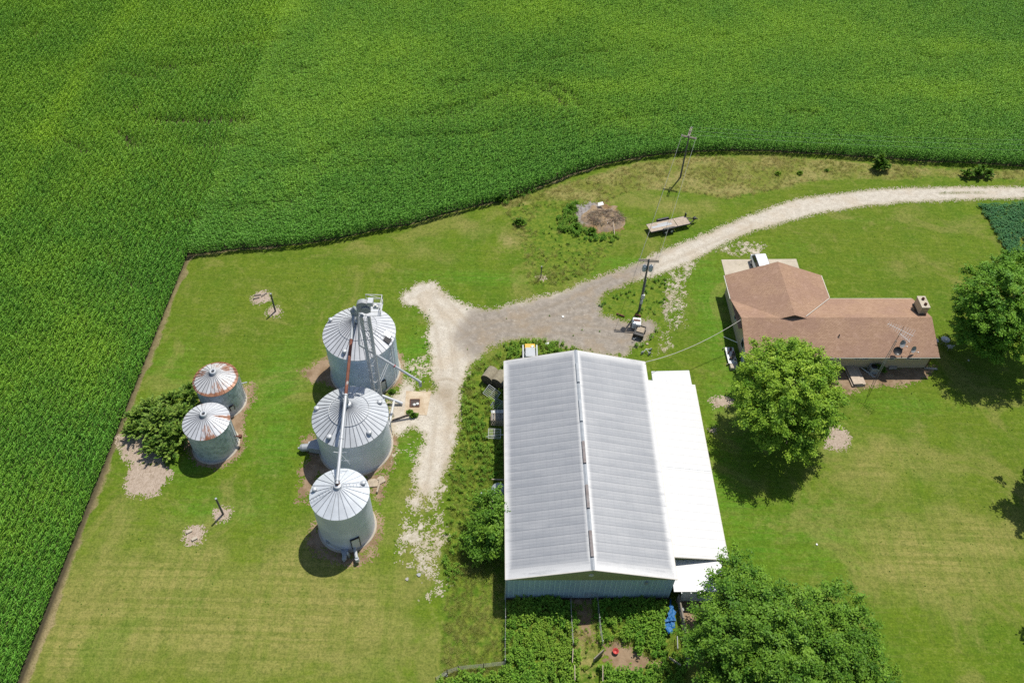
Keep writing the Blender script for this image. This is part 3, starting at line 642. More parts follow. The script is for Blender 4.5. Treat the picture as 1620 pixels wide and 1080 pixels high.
# ================================================================== BARN
def striped_roof(name, base, light, dark, pitch, axis, edge=None, metal=.3, rough=.45, bandmix=.5):
    t = NT(name); x, y, z = t.sep(); u, v = (y, x) if axis == 'y' else (x, y)
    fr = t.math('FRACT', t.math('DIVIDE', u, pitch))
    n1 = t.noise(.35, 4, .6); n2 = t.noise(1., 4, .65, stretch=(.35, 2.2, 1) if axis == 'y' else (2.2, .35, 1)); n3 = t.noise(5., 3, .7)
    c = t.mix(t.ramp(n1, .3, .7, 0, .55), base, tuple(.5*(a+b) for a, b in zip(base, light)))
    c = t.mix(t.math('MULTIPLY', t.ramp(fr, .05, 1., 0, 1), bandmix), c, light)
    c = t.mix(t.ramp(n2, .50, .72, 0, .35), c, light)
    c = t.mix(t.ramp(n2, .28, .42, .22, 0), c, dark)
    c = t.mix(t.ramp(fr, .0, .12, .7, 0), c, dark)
    fi = t.math('FRACT', t.math('DIVIDE', v, .61)); c = t.mix(t.ramp(fi, .0, .22, .13, 0), c, dark)
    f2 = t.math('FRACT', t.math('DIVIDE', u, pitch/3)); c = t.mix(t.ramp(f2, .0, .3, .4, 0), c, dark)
    if edge:
        c = t.mix(t.math('MULTIPLY', edge(t, x, y), t.ramp(t.math('ADD', n2, t.math('MULTIPLY', n3, .4)), .35, .75, .35, 1)), c, (.58, .58, .575))
    return t.done(c, rough, metal, .4)
def barn_edge(t, x, y):
    ax = t.math('ABSOLUTE', x)
    e = t.math('MAXIMUM', t.ramp(ax, 6.9, 7.55), t.ramp(ax, .55, .2, 0, .8))
    e = t.math('MAXIMUM', e, t.math('MULTIPLY', t.ramp(y, 1.5, .1, 0, 1), .8)); e = t.math('MAXIMUM', e, t.ramp(y, 24.1, 25.1, 0, .8))
    return e
MT['barn_roof'] = striped_roof('weathered_roof_sheet', (.232, .245, .266), (.385, .39, .398), (.14, .15, .168), .915, 'y', barn_edge, .1, .5, .34)
MT['white_roof'] = striped_roof('white_roof_sheet', (.585, .585, .575), (.62, .62, .61), (.41, .41, .41), .915, 'y', None, 0., .5, .25)
MT['white_roof_b'] = striped_roof('white_porch_sheet', (.575, .58, .59), (.62, .62, .62), (.39, .40, .41), .457, 'x', None, 0., .45, .2)
def ribbed_wall(name, c, c2, pitch, axis='x'):
    t = NT(name); x, y, z = t.sep(); u = x if axis == 'x' else y
    fr = t.math('FRACT', t.math('DIVIDE', u, pitch)); n = t.noise(.5, 4, .6, stretch=(1, 1, .3)); n2 = t.noise(4, 3)
    col = t.mix(t.ramp(n, .35, .65), c, c2); col = t.mix(t.ramp(fr, .0, .16, .75, 0), col, tuple(min(1, k*1.9) for k in c2)); col = t.mix(t.ramp(fr, .8, 1., 0, .5), col, tuple(k*.6 for k in c))
    col = t.mix(t.ramp(n2, .3, .5, .3, 0), col, tuple(k*.6 for k in c))
    t.bump(t.math('PINGPONG', t.math('DIVIDE', u, pitch), .5), .3, .05)
    return t.done(col, .5, .1, .5)
MT['barn_wall'] = ribbed_wall('sky_tinted_siding', (.34, .46, .54), (.42, .54, .60), .46)  # white siding; its blue is sky reflection put into the colour
MT['annex_wall'] = ribbed_wall('pale_siding', (.55, .57, .55), (.64, .66, .63), .40)
MT['vent_rust'] = simple('rusty_vent', (.23, .195, .185), .8, 0, .25, 2, c2=(.28, .265, .26))
barn = thing('pole_barn', 'long grey metal roofed barn with white lean-to and green gable end', 'barn', (BARN[0], BARN[1], 0), BARN[2])
HW, BL, EH, RH = 7.63, 25.08, 4.12, 6.0
mb = MB(); mb.box((-7.5, 12.5, 2.02), (.1, 24.7, 4.04)); mb.box((7.46, 12.5, 2.02), (.1, 24.7, 4.04)); mb.box((-.02, 24.9, 2.02), (15.06, .1, 4.04)); mb.build('side_wall', MT['barn_wall'], barn)
mb = MB(); mb.box((-.02, .1, 1.98), (15.06, .1, 3.96)); fwall = mb.build('front_wall', MT['barn_wall'], barn)
for yy, nm in ((.07, 'gable'), (24.93, 'gable')):
    mb = MB(); mb.extr([(-7.5, 3.96), (7.46, 3.96), (7.46, 4.06), (0, 5.88), (-7.5, 4.06)], 'y', yy-.06, yy+.06); mb.build('gable', MT['olive'], barn)
mb = MB(); mb.box((0, .02, .12), (15.1, .06, .24)); mb.build('base_board', MT['wood_dark'], barn)
mb = MB(); mb.tube((-.1, -.02, 4.95), (-.1, .02, 4.95), .24, .24, 20); mb.build('gable_vent', MT['trim'], barn)
mb = MB(); mb.box((5.0, .02, 3.3), (.3, .12, .42)); mb.box((5.0, -.02, 3.62), (.16, .2, .14)); mb.build('meter_box', MT['grey_paint'], barn)
mb = MB(); mb.slab([(-HW, 0, EH), (0, 0, RH), (0, BL, RH), (-HW, BL, EH)], .07); mb.slab([(0, 0, RH), (HW, 0, EH), (HW, BL, EH), (0, BL, RH)], .07); roof = mb.build('roof', MT['barn_roof'], barn)
mb = MB(); mb.extr([(-.22, RH-.05), (-.02, RH+.035), (.18, RH-.05)], 'y', -.03, BL+.03); mb.build('ridge_cap', MT['galv_dark'], roof)
sl = math.atan2(RH-EH, HW)
mb = MB()
for s in (-1, 1):
    for yy in (-.02, BL+.02): mb.tube((s*HW, yy, EH-.03), (0, yy, RH-.03), .05, .05, 6)
    mb.box((s*(HW+.02), BL/2, EH-.06), (.07, BL+.04, .1))
mb.build('roof_trim', MT['trim'], roof)
for k, (a, b) in enumerate(((20.7, 23.2), (15.8, 18.4), (10.9, 13.4), (6.05, 8.5), (1.2, 3.75))):
    mb = MB(); mb.extr([(-.2, RH-.02), (-.15, RH+.15), (.0, RH+.18), (.1, RH+.15), (.13, RH-.02)], 'y', a, b)
    v = mb.build('ridge_vent', MT['galv_dark'] if k < 2 else MT['vent_rust'], roof)
# lean-to and its two annexes
LT = [(7.60, 2.45, 3.62), (13.0, 2.62, 2.62), (13.02, 23.14, 2.62), (7.60, 23.0, 3.62)]
mb = MB(); mb.slab(LT, .06); lt = mb.build('lean_to_roof', MT['white_roof'], barn)
mb = MB(); mb.box((13.04, 12.88, 2.55), (.06, 20.6, .12)); mb.tube((7.6, 2.42, 3.56), (13.0, 2.6, 2.56), .045); mb.build('lean_to_trim', MT['trim'], lt)
mb = MB()
for yy in (12.2,): mb.slab([(7.6, yy-.03, 3.645), (13., yy-.03, 2.645), (13., yy+.03, 2.645), (7.6, yy+.03, 3.645)], .02)
mb.build('sheet_seam', MT['galv'], lt)
mb = MB(); mb.extr([(7.52, 0), (12.8, 0), (12.8, 2.56), (7.52, 3.52)], 'y', 2.66, 2.76); mb.build('lean_to_gable', MT['olive'], barn)
mb = MB(); mb.box((12.76, 12.9, 1.27), (.1, 20.1, 2.54)); mb.box((10.1, 22.9, 1.27), (5.2, .1, 2.54)); mb.build('lean_to_wall', MT['annex_wall'], barn)
mb = MB(); mb.slab([(8.55, 22.9, 2.48), (12.75, 23.05, 2.48), (12.8, 25.4, 2.3), (8.6, 25.25, 2.3)], .06); mb.build('rear_annex_roof', MT['white_roof_b'], barn)
mb = MB(); mb.box((10.7, 24.1, 1.12), (3.9, 2.0, 2.24)); mb.build('rear_annex_wall', MT['annex_wall'], barn)
mb = MB(); mb.slab([(7.6, -.35, 2.35), (12.0, -.35, 2.35), (12.4, 2.62, 2.62), (7.6, 2.62, 2.62)], .06); mb.build('front_annex_roof', MT['white_roof_b'], barn)
mb = MB(); mb.box((10.1, -.12, 1.12), (3.2, .1, 2.24)); mb.box((11.7, 1.2, 1.12), (.1, 2.6, 2.24)); mb.build('front_annex_wall', MT['annex_wall'], barn)
for k in range(5): mb = MB(); mb.box((8.3+k*.85, -.42, 2.24), (.07, .14, .12)); mb.build('rafter_tail', MT['white_paint'], barn)
mb = MB(); mb.tube((-7.62, -.02, 0), (-7.62, -.02, 4.0), .05); mb.build('downspout', MT['galv'], barn)
# things round the barn
g = thing('feed_gate', 'dark wire gate leaning on the sky tinted barn front wall', 'gate', bw(.25, -.10), BARN[2])
mb = MB()
for zz in (.9, 1.15, 1.4): mb.tube((-.55, 0, zz), (.55, .0, zz), .02)
for xx in (-.55, 0, .55): mb.tube((xx, 0, 0), (xx, 0, 1.4), .02)
mb.build('frame', MT['galv_dark'], g)
# ================================================================== HOUSE
HX, HY, HYAW = 36.83, 66.608, .047
def hl(px, py, z):
    d = at2(px, py, z)-np.array([HX, HY]); c, s = math.cos(HYAW), math.sin(HYAW); return np.array([d[0]*c+d[1]*s, -d[0]*s+d[1]*c])
def hw(lx, ly, z=0): c, s = math.cos(HYAW), math.sin(HYAW); return np.array([HX+lx*c-ly*s, HY+lx*s+ly*c, z])
t = NT('asphalt_shingle'); x, y, z = t.sep()
n1 = t.noise(.3, 4, .6); n2 = t.noise(1.2, 5, .7); n3 = t.noise(9., 2, .8); br = t.n('ShaderNodeTexBrick'); mp = t.n('ShaderNodeMapping'); t.l(t.co, mp.inputs[0]); mp.inputs['Scale'].default_value = (1, 1.07, 1); t.l(mp.outputs[0], br.inputs[0])
br.inputs['Scale'].default_value = 1.; br.inputs['Brick Width'].default_value = .33; br.inputs['Row Height'].default_value = .16; br.inputs['Mortar Size'].default_value = .012
br.inputs['Color1'].default_value = (.335, .212, .138, 1); br.inputs['Color2'].default_value = (.415, .272, .182, 1); br.inputs['Mortar'].default_value = (.19, .11, .08, 1)
c = t.mix(t.ramp(n1, .4, .62, 0, .5), br.outputs[0], (.27, .165, .125)); c = t.mix(t.ramp(n2, .52, .72, 0, .5), c, (.45, .30, .22)); c = t.mix(t.ramp(n3, .3, .5, .4, 0), c, (.12, .07, .05)); c = t.mix(t.ramp(n3, .6, .75, 0, .35), c, (.42, .30, .23))
t.bump(n3, .3, .03); MT['shingle'] = t.done(c, .95, 0, .2)
t = NT('tan_brick'); br = t.n('ShaderNodeTexBrick'); x, y, z = t.sep(); cx = t.n('ShaderNodeCombineXYZ'); t.l(t.math('ADD', x, y), cx.inputs[0]); t.l(z, cx.inputs[1]); t.l(cx.outputs[0], br.inputs[0])
br.inputs['Scale'].default_value = 1.; br.inputs['Brick Width'].default_value = .22; br.inputs['Row Height'].default_value = .075; br.inputs['Mortar Size'].default_value = .008
br.inputs['Color1'].default_value = (.56, .45, .28, 1); br.inputs['Color2'].default_value = (.48, .38, .24, 1); br.inputs['Mortar'].default_value = (.46, .40, .30, 1)
c = t.mix(t.ramp(t.noise(1.2, 4), .5, .75, 0, .4), br.outputs[0], (.42, .32, .19)); MT['brick'] = t.done(c, .9, 0, .2)
house = thing('ranch_house', 'tan brick ranch house with a brown shingled L shaped roof', 'house', (HX, HY, 0), HYAW)
L2, W2, HE, HR = 10.97, 4.487, 2.626, 4.35; GP = (HR-HE)/W2
GXc, GHW, GH, GY1 = -5.0, 5.93, HE+5.93*GP, 8.55
mb = MB(); mb.extr([(-3.85, 0), (4.0, 0), (4.0, HE-.02), (.08, HR-.14), (-3.85, HE-.02)], 'x', -10.5, 10.5); wall = mb.build('main_wall', MT['brick'], house)
mb = MB(); mb.extr([(-10.46, 0), (.45, 0), (.45, HE-.1), (GXc, GH-.16), (-10.46, HE-.1)], 'y', 3.9, 8.1); mb.build('garage_wall', MT['brick'], house)
mb = MB(); mb.slab([(-L2, -W2, HE), (L2, -W2, HE), (L2, 0, HR), (-L2, 0, HR)], .1); mb.slab([(-L2, 0, HR), (L2, 0, HR), (L2, 4.7, HR-4.7*GP), (-L2, 4.7, HR-4.7*GP)], .1); hroof = mb.build('main_roof', MT['shingle'], house)
mb = MB(); zl = GH-GHW*GP
mb.slab([(GXc-GHW, -.12, zl+.01), (GXc, -.12, GH+.01), (GXc, GY1, GH+.01), (GXc-GHW, GY1, zl+.01)][:4], .1); mb.slab([(GXc, -.12, GH+.01), (GXc+GHW, -.12, zl+.01), (GXc+GHW, GY1, zl+.01), (GXc, GY1, GH+.01)], .1)
groof = mb.build('garage_roof', MT['shingle'], house)
mb = MB(); mb.extr([(GXc-1.3, HR-.05), (GXc+1.3, HR-.05), (GXc, GH-.1)], 'y', -.1, .0); mb.build('roof_peak', MT['wood_dark'], groof)
mb = MB(); mb.box((0, -W2-.03, HE-.09), (2*L2+.1, .06, .08)); mb.box((5.9, 4.74, HR-4.7*GP-.1), (10.0, .1, .1)); mb.box((GXc-GHW-.04, 6.6, zl-.08), (.1, 3.9, .1)); mb.box((GXc+GHW+.04, 6.7, zl-.08), (.1, 3.7, .1)); mb.build('gutter', MT['trim'], house)
mb = MB(); mb.tube((GXc+GHW-.05, 4.62, zl+.07), (GXc+1.45, .12, HR+.07), .05, .05, 6); mb.build('valley_flashing', MT['trim'], groof)
mb = MB(); mb.box((10.22, 1.6, 4.2), (.88, 1.72, 1.9)); ch = mb.build('chimney', MT['brick'], house, .01)
mb = MB(); mb.box((10.22, 1.6, 5.19), (.98, 1.84, .09)); mb.build('chimney_cap', MT['concrete'], ch)
for yy in (1.15, 2.0):
    mb = MB(); mb.lathe([(.13, 5.22), (.17, 5.24), (.17, 5.42), (.12, 5.42), (.12, 5.26)], 14, (10.25, yy, 0)); mb.build('flue', MT['rust'], ch)
for yy, xx in ((.68, 10.2), (1.6, 9.72)):
    mb = MB(); mb.box((xx, yy, 4.0-.06*(yy > 1)), (.9 if yy < 1 else .12, .12 if yy < 1 else 1.75, .24)); mb.build('flashing', MT['black'], ch)
def window(par, c, wd, ht, face, name='window'):
    """face 'f' front wall, 'l' left gable"""
    a, b = ('x', 'y') if face == 'f' else ('y', 'x')
    S = lambda u, d, v: (u, d, v) if face == 'f' else (d, u, v)
    u, dd, v = c
    mb = MB()
    for q in (-1, 1):
        mb.box(S2(S, u+q*wd/2, dd, v), S(.06, .09, ht+.06)); mb.box(S2(S, u, dd, v+q*ht/2), S(wd-.06, .09, .06))
    o = mb.build(name, MT['white_paint'], par)
    mb = MB(); mb.box(S2(S, u, dd, v), S(wd-.06, .05, ht-.06)); mb.build('pane', MT['glass'], o)
def S2(S, u, d, v): return S(u, d, v)
for px, wd in ((1326, .8), (1360.5, .95), (1370.7, .95), (1412, .85), (1443.5, .9), (1453, .9)):
    window(house, (hl(px, 568, 2.0)[0], -3.88, 1.95), wd, .75, 'f')
window(house, (-1.6, -10.53, 1.7), .9, 1.0, 'l'); window(house, (2.6, -10.53, 1.7), .7, .9, 'l')
for q in (-8., -3.): mb = MB(); mb.box((q, 8.13, 1.1), (3.0, .08, 2.2)); mb.build('garage_door', MT['white_paint'], house)
mb = MB(); mb.box((-10.54, -3.0, 1.05), (.08, .9, 2.1)); mb.build('side_door', MT['white_paint'], house)
mb = MB(); mb.tube((10.54, -3.9, .1), (10.54, -3.9, 2.55), .05); mb.build('downspout', MT['rust'], house)
mb = MB(); mb.box((hl(1413, 583, .2)[0], -3.95, .22), (.9, .3, .3)); mb.build('window_well', MT['concrete_grey'], house)
def roofpt(px, py, lift=0.):
    z = 3.5
    for k in range(12): z = HR-GP*abs(hl(px, py, z)[1])+lift
    l = hl(px, py, z); return hw(l[0], l[1], z-lift)
for (px, py), lab in (((1327, 532), 'small black vent pipe on the brown front roof slope'),):
    v = thing('vent_pipe', lab, 'vent pipe', roofpt(px, py)); mb = MB(); mb.lathe([(.0, .3), (.07, .3), (.07, -.02)], 10); mb.build('pipe', MT['black'], v); mb = MB(); mb.lathe([(.16, .03), (.16, -.03)], 10); mb.build('collar', MT['galv'], v)
def dish(px, py, lab, mat, tilt, r=.42, az=.6):
    p = roofpt(px, py); d = thing('satellite_dish', lab, 'satellite dish', p, az, 'satellite dishes on the house roof')
    mb = MB(); mb.tube((0, 0, -.05), (0, 0, .5), .03); mb.build('mast', MT['galv_dark'], d)
    mb = MB(); pr = [(r*k/6, .16*r*(k/6)**2*2) for k in range(7)]; mb.lathe(pr, 24); mb.lathe([(a, b-.02) for a, b in pr], 24)
    o = mb.build('reflector', mat, d, loc=(0, -.08, .55)); o.rotation_euler = (tilt, 0, 0)
    mb = MB(); mb.tube((0, -.35, .45), (0, -.75, .72), .015); mb.box((0, -.78, .74), (.1, .1, .12)); mb.build('feed_arm', MT['white_paint'], d)
dish(1423, 547.5, 'grey satellite dish on the roof, the one nearest the antenna', MT['dish'], R(62), .46, .5)
dish(1417, 559.5, 'dark satellite dish low on the roof beside the antenna mast', MT['black'], R(38), .48, -.3)
dish(1440.5, 556.5, 'small grey satellite dish on the eave right of two others', MT['dish'], R(65), .4, .5)
# antenna mast
b = at(1385.5, 597.0); an = thing('tv_antenna', 'tall lattice antenna mast with aerial rising before the house', 'antenna', b)
mh = 8.4; mb = MB()
for dx, dy in ((-.14, -.08), (.14, -.08), (0, .16)): mb.tube((dx, dy, 0), (dx*.6, dy*.6, 6.4), .022)
for k in range(16):
    z0, z1 = k*.4, k*.4+.4; q = [(-.14, -.08), (.14, -.08), (0, .16)]
    for i in range(3): a_, c_ = q[i], q[(i+1) % 3]; mb.tube((a_[0]*.85, a_[1]*.85, z0), (c_[0]*.85, c_[1]*.85, z1), .009, n=4, cap=False)
mb.build('lattice_mast', MT['galv_dark'], an)
mb = MB(); mb.tube((0, 0, 6.2), (0, 0, mh+.3), .025); mb.build('mast_tube', MT['black'], an)
for (p0, p1, zz, nm) in (((1404.2, 511.7), (1445, 531.7), 8.4, 12), ((1424, 527.5), (1439.5, 541.5), 8.1, 6)):
    A = at(*p0, zz)-b; B = at(*p1, zz)-b; mb = MB(); mb.tube(A, B, .022); d = (B-A)/np.linalg.norm(B-A); s_ = np.array([-d[1], d[0], 0])
    bo = mb.build('boom', MT['white_paint'], an); mb = MB()
    for k in range(nm): P = A+(B-A)*(k+.4)/nm; ln = (.35+.75*k/nm) if nm > 8 else .45; mb.tube(P-s_*ln, P+s_*ln, .011, n=5)
    mb.build('aerial_rod', MT['galv'], bo)
# yard things of the house
def simple_thing(name, label, cat, loc, rz, parts, group=None):
    o = thing(name, label, cat, loc, rz, group)
    for nm, m, fn in parts:
        mb = MB(); fn(mb); mb.build(nm, MT[m], o)
    return o
c1 = at(1353, 597)
def planks(mb):
    for k in range(4): mb.box((0, 0, .03+k*.075), (1.15, 2.7-.06*k, .06), rz=.02*k)
bp = thing('board_stack', 'stack of pinkish boards lying by the front wall of the house', 'board stack', c1, .12)
for k in range(5):
    mb = MB(); mb.box((.05*k*(1 if k % 2 else -1), .03*k, .05+k*.085), (1.2-.03*k, 2.7, .07)); mb.build('board', MT['wood_pale'], bp, .005)
mb = MB(); mb.box((-.78, .1, .15), (.2, 2.8, .1)); mb.build('beam', MT['wood_pale'], bp)
a_ = at(1379.5, 586.5); ac = thing('air_conditioner', 'dark grey air conditioner unit against the front wall', 'air conditioner', a_, HYAW)
mb = MB(); mb.box((0, 0, .42), (.85, .85, .8)); mb.build('casing', MT['grey_paint'], ac, .03); mb = MB(); mb.lathe([(.0, .86), (.1, .86), (.12, .85), (.34, .85), (.36, .83)], 20); mb.build('fan_grille', MT['black'], ac); mb = MB(); mb.box((0, 0, .03), (1.0, 1.0, .06)); mb.build('pad', MT['concrete_grey'], ac)
tag(MB().path([at(1362, 581, .25), at(1376, 590, .12), at(1384.5, 596.5, .1)], .045).path([at(1363.5, 582.5, .12), at(1382, 596.8, .08)], .04).build('pipe_pair', MT['pvc']), 'two white plastic pipes lying from the wall to the mast', 'pipes')
tag(MB().box(tuple(at(1472, 582.5, .06)), (1.5, .22, .1), rz=-.08).build('splash_block', MT['concrete_grey']), 'pale concrete downspout slab at the right front house corner', 'splash slab')
# bush at the front wall comes with the plants below
st = thing('side_stoop', 'white board stoop heaped with junk by the left house wall', 'stoop', tuple(hw(-11.75, -2.2)), HYAW)
mb = MB(); mb.box((.05, 0, .32), (1.0, 2.4, .08)); mb.build('platform', MT['white_paint'], st)
for x_ in (-.6, .4):
    for y_ in (-1.2, 1.2): mb = MB(); mb.box((x_, y_, .14), (.1, .1, .28)); mb.build('leg', MT['wood_grey'], st)
mb = MB(); mb.box((.1, -1.62, .22), (.9, .6, .4)); mb.build('step', MT['concrete'], st)
for nm, m, x_, y_, s_, lab in (('flower_pot', 'rust', .1, .75, .3, 'large rust brown flower pot at the far end of the stoop'), ('flower_pot', 'rust', -.2, .35, .22, 'small brown flower pot in the middle of the stoop'),
        ('storage_box', 'wood_pale', .25, -.15, .34, 'tan cardboard box on the white side stoop'), ('storage_box', 'wood_dark', -.05, -.55, .26, 'dark brown box on the white side stoop'), ('paint_bucket', 'pvc', .3, -.95, .32, 'white bucket at the near end of the stoop'), ('watering_can', 'red', .35, .35, .2, 'dull red can by the wall on the stoop')):
    o = thing(nm, lab, nm.replace('_', ' '), tuple(hw(-11.75+x_, -2.2+y_, .36)), x_*4)
    mb = MB()
    if nm == 'storage_box': mb.box((0, 0, s_/2), (s_*1.4, s_, s_)); mb.build('body', MT[m], o, .01); mb = MB(); mb.box((0, 0, s_+.015), (s_*1.45, s_*1.05, .03)); mb.build('lid', MT['wood_dark'], o)
    else: mb.lathe([(0, 0), (s_*.4, 0), (s_*.55, s_*1.1), (s_*.5, s_*1.1), (s_*.38, .04)], 14); mb.build('body', MT[m], o); mb = MB(); mb.lathe([(0, s_*.95), (s_*.5, s_*.95)], 14); mb.build('contents', MT['wood_dark'], o)
tag(MB().tube(hw(-11.9, .9, .05), hw(-10.95, -1.1, 1.3), .05).build('leaning_pole', MT['pvc']), 'white pole leaning on the left gable wall of the house', 'pole')
# patio set right of the house
pt = at(1492, 543); ps = thing('patio_table', 'grey metal patio table beside the right end of the house', 'table', pt)
mb = MB(); mb.lathe([(0, .72), (.5, .72), (.5, .69), (0, .69)], 20); mb.build('tabletop', MT['galv'], ps)
for k in range(4): mb = MB(); mb.tube((.35*math.cos(k*PI/2+.4), .35*math.sin(k*PI/2+.4), 0), (.2*math.cos(k*PI/2+.4), .2*math.sin(k*PI/2+.4), .7), .025); mb.build('leg', MT['galv_dark'], ps)
def chair(loc, rz, lab):
    o = thing('patio_chair', lab, 'chair', loc, rz, 'patio chairs by the house')
    mb = MB(); mb.box((0, 0, .42), (.5, .5, .05)); mb.build('seat', MT['galv'], o); mb = MB(); mb.box((0, .26, .72), (.5, .05, .55), rx=-.2); mb.build('backrest', MT['galv'], o)
    for sx in (-1, 1):
        for sy in (-1, 1): mb = MB(); mb.tube((sx*.22, sy*.22, 0), (sx*.21, sy*.2, .42), .018); mb.build('leg', MT['galv_dark'], o)
chair(tuple(pt+np.array([-.95, .1, 0])), 1.4, 'grey patio chair between the house end and the patio table')
chair(tuple(pt+np.array([.35, -.85, 0])), 3.3, 'grey patio chair on the lower side of the patio table')
# ---- parked vehicle
def car(loc, rz, lab):
    o = thing('parked_car', lab, 'car', loc, rz)      # nose towards -y
    prof = [(-2.3, .35), (-2.32, .75), (-2.15, .95), (-1.2, 1.05), (2.25, 1.08), (2.32, .7), (2.3, .35)]
    mb = MB(); n = len(prof)
    for s, wd in ((-1, .9), (1, .9)): pass
    mb.extr(prof, 'x', -.9, .9); mb.build('body', MT['car_white'], o, .09)
    cab = [(-1.25, 1.02, .84), (-.45, 1.66, .68), (1.55, 1.70, .68), (2.2, 1.02, .82)]
    mb = MB(); vs = [(s*w_, y_, z_) for s in (-1, 1) for y_, z_, w_ in cab]; mb.add(vs, [(0, 1, 2, 3), (7, 6, 5, 4), (1, 5, 6, 2), (0, 4, 5, 1), (3, 2, 6, 7)]); mb.build('cabin', MT['car_white'], o, .05)
    def lerp(a, b, u): return tuple(a[k]+(b[k]-a[k])*u for k in range(3))
    def pane(nm, A, B, C, D, off):
        mb = MB(); q = []
        cx = tuple(sum(p[k] for p in (A, B, C, D))/4 for k in range(3))
        for p in (A, B, C, D): q.append(tuple(lerp(cx, p, .84)[k]+off[k] for k in range(3)))
        mb.slab(q, .02); mb.build(nm, MT['glass'], o)
    P = lambda s, k: (s*cab[k][2], cab[k][0], cab[k][1])
    pane('windshield', P(-1, 0), P(1, 0), P(1, 1), P(-1, 1), (0, -.02, .03)); pane('rear_window', P(1, 3), P(-1, 3), P(-1, 2), P(1, 2), (0, .03, .02))
    for s in (-1, 1): pane('side_window', P(s, 0), P(s, 3), P(s, 2), P(s, 1), (s*.035, 0, 0))
    for s in (-1, 1):
        for yy in (-1.4, 1.45):
            mb = MB(); mb.tube((s*.70, yy, .34), (s*.93, yy, .34), .34, .34, 20); wv = mb.build('wheel', MT['rubber'], o); mb = MB(); mb.tube((s*.925, yy, .34), (s*.94, yy, .34), .2, .2, 14); mb.build('rim', MT['galv'], wv)
        mb = MB(); mb.box((s*.68, -2.29, .78), (.34, .1, .16)); mb.build('headlight', MT['pvc'], o); mb = MB(); mb.box((s*.78, 2.3, .85), (.16, .06, .3)); mb.build('tail_light', MT['red'], o)
        mb = MB(); mb.box((s*1.0, -.95, 1.08), (.2, .1, .14)); mb.build('mirror', MT['car_white'], o)
cl = at(1203, 431); car((cl[0], cl[1], .055), HYAW+.06, 'white car parked on the concrete pad behind the house')
# ================================================================== GRAIN BINS
def bin_wall_mat(name, c, c2, seam, rough=.45, metal=.15, blot=0.):
    t = NT(name); x, y, z = t.sep()
    an = t.math('ARCTAN2', y, x); row = t.math('FLOOR', t.math('DIVIDE', z, .81)); hsh = t.math('FRACT', t.math('MULTIPLY', t.math('SINE', t.math('ADD', t.math('MULTIPLY', row, 12.7), t.math('MULTIPLY', t.math('FLOOR', t.math('ADD', t.math('MULTIPLY', an, 1.3), t.math('MULTIPLY', row, .5))), 7.3))), 43.1))
    n = t.noise(.5, 4, .6, stretch=(1, 1, .25)); n2 = t.noise(2.2, 4, .65)
    col = t.mix(t.ramp(n, .35, .65), c, c2); col = t.mix(t.math('MULTIPLY', hsh, .35), col, tuple(k*.72 for k in c))
    fz = t.math('FRACT', t.math('DIVIDE', z, .81)); col = t.mix(t.ramp(fz, .0, .045, seam, 0), col, tuple(k*.35 for k in c))
    fa = t.math('FRACT', t.math('ADD', t.math('MULTIPLY', an, 1.3), t.math('MULTIPLY', row, .5))); col = t.mix(t.ramp(fa, .0, .03, seam*1.3, 0), col, tuple(k*.3 for k in c))
    if blot: col = t.mix(t.ramp(n2, .42, .62, 0, blot), col, tuple(k*.5 for k in c)); col = t.mix(t.ramp(n2, .3, .42, blot*.7, 0), col, (.5, .5, .5))
    col = t.mix(t.ramp(z, .5, .0, 0, .25), col, (.16, .13, .10))
    return t.done(col, rough, metal, .5)
MT['bin_wall'] = bin_wall_mat('galvanised_bin_wall', (.50, .62, .76), (.58, .69, .82), .5)  # blue in these wall colours stands in for reflected sky
MT['bin_wall_b'] = bin_wall_mat('smooth_bin_wall', (.60, .65, .76), (.68, .72, .82), .18)
MT['bin_wall_old'] = bin_wall_mat('blotchy_old_bin_wall', (.46, .52, .62), (.56, .61, .70), .3, .45, .15, .6)
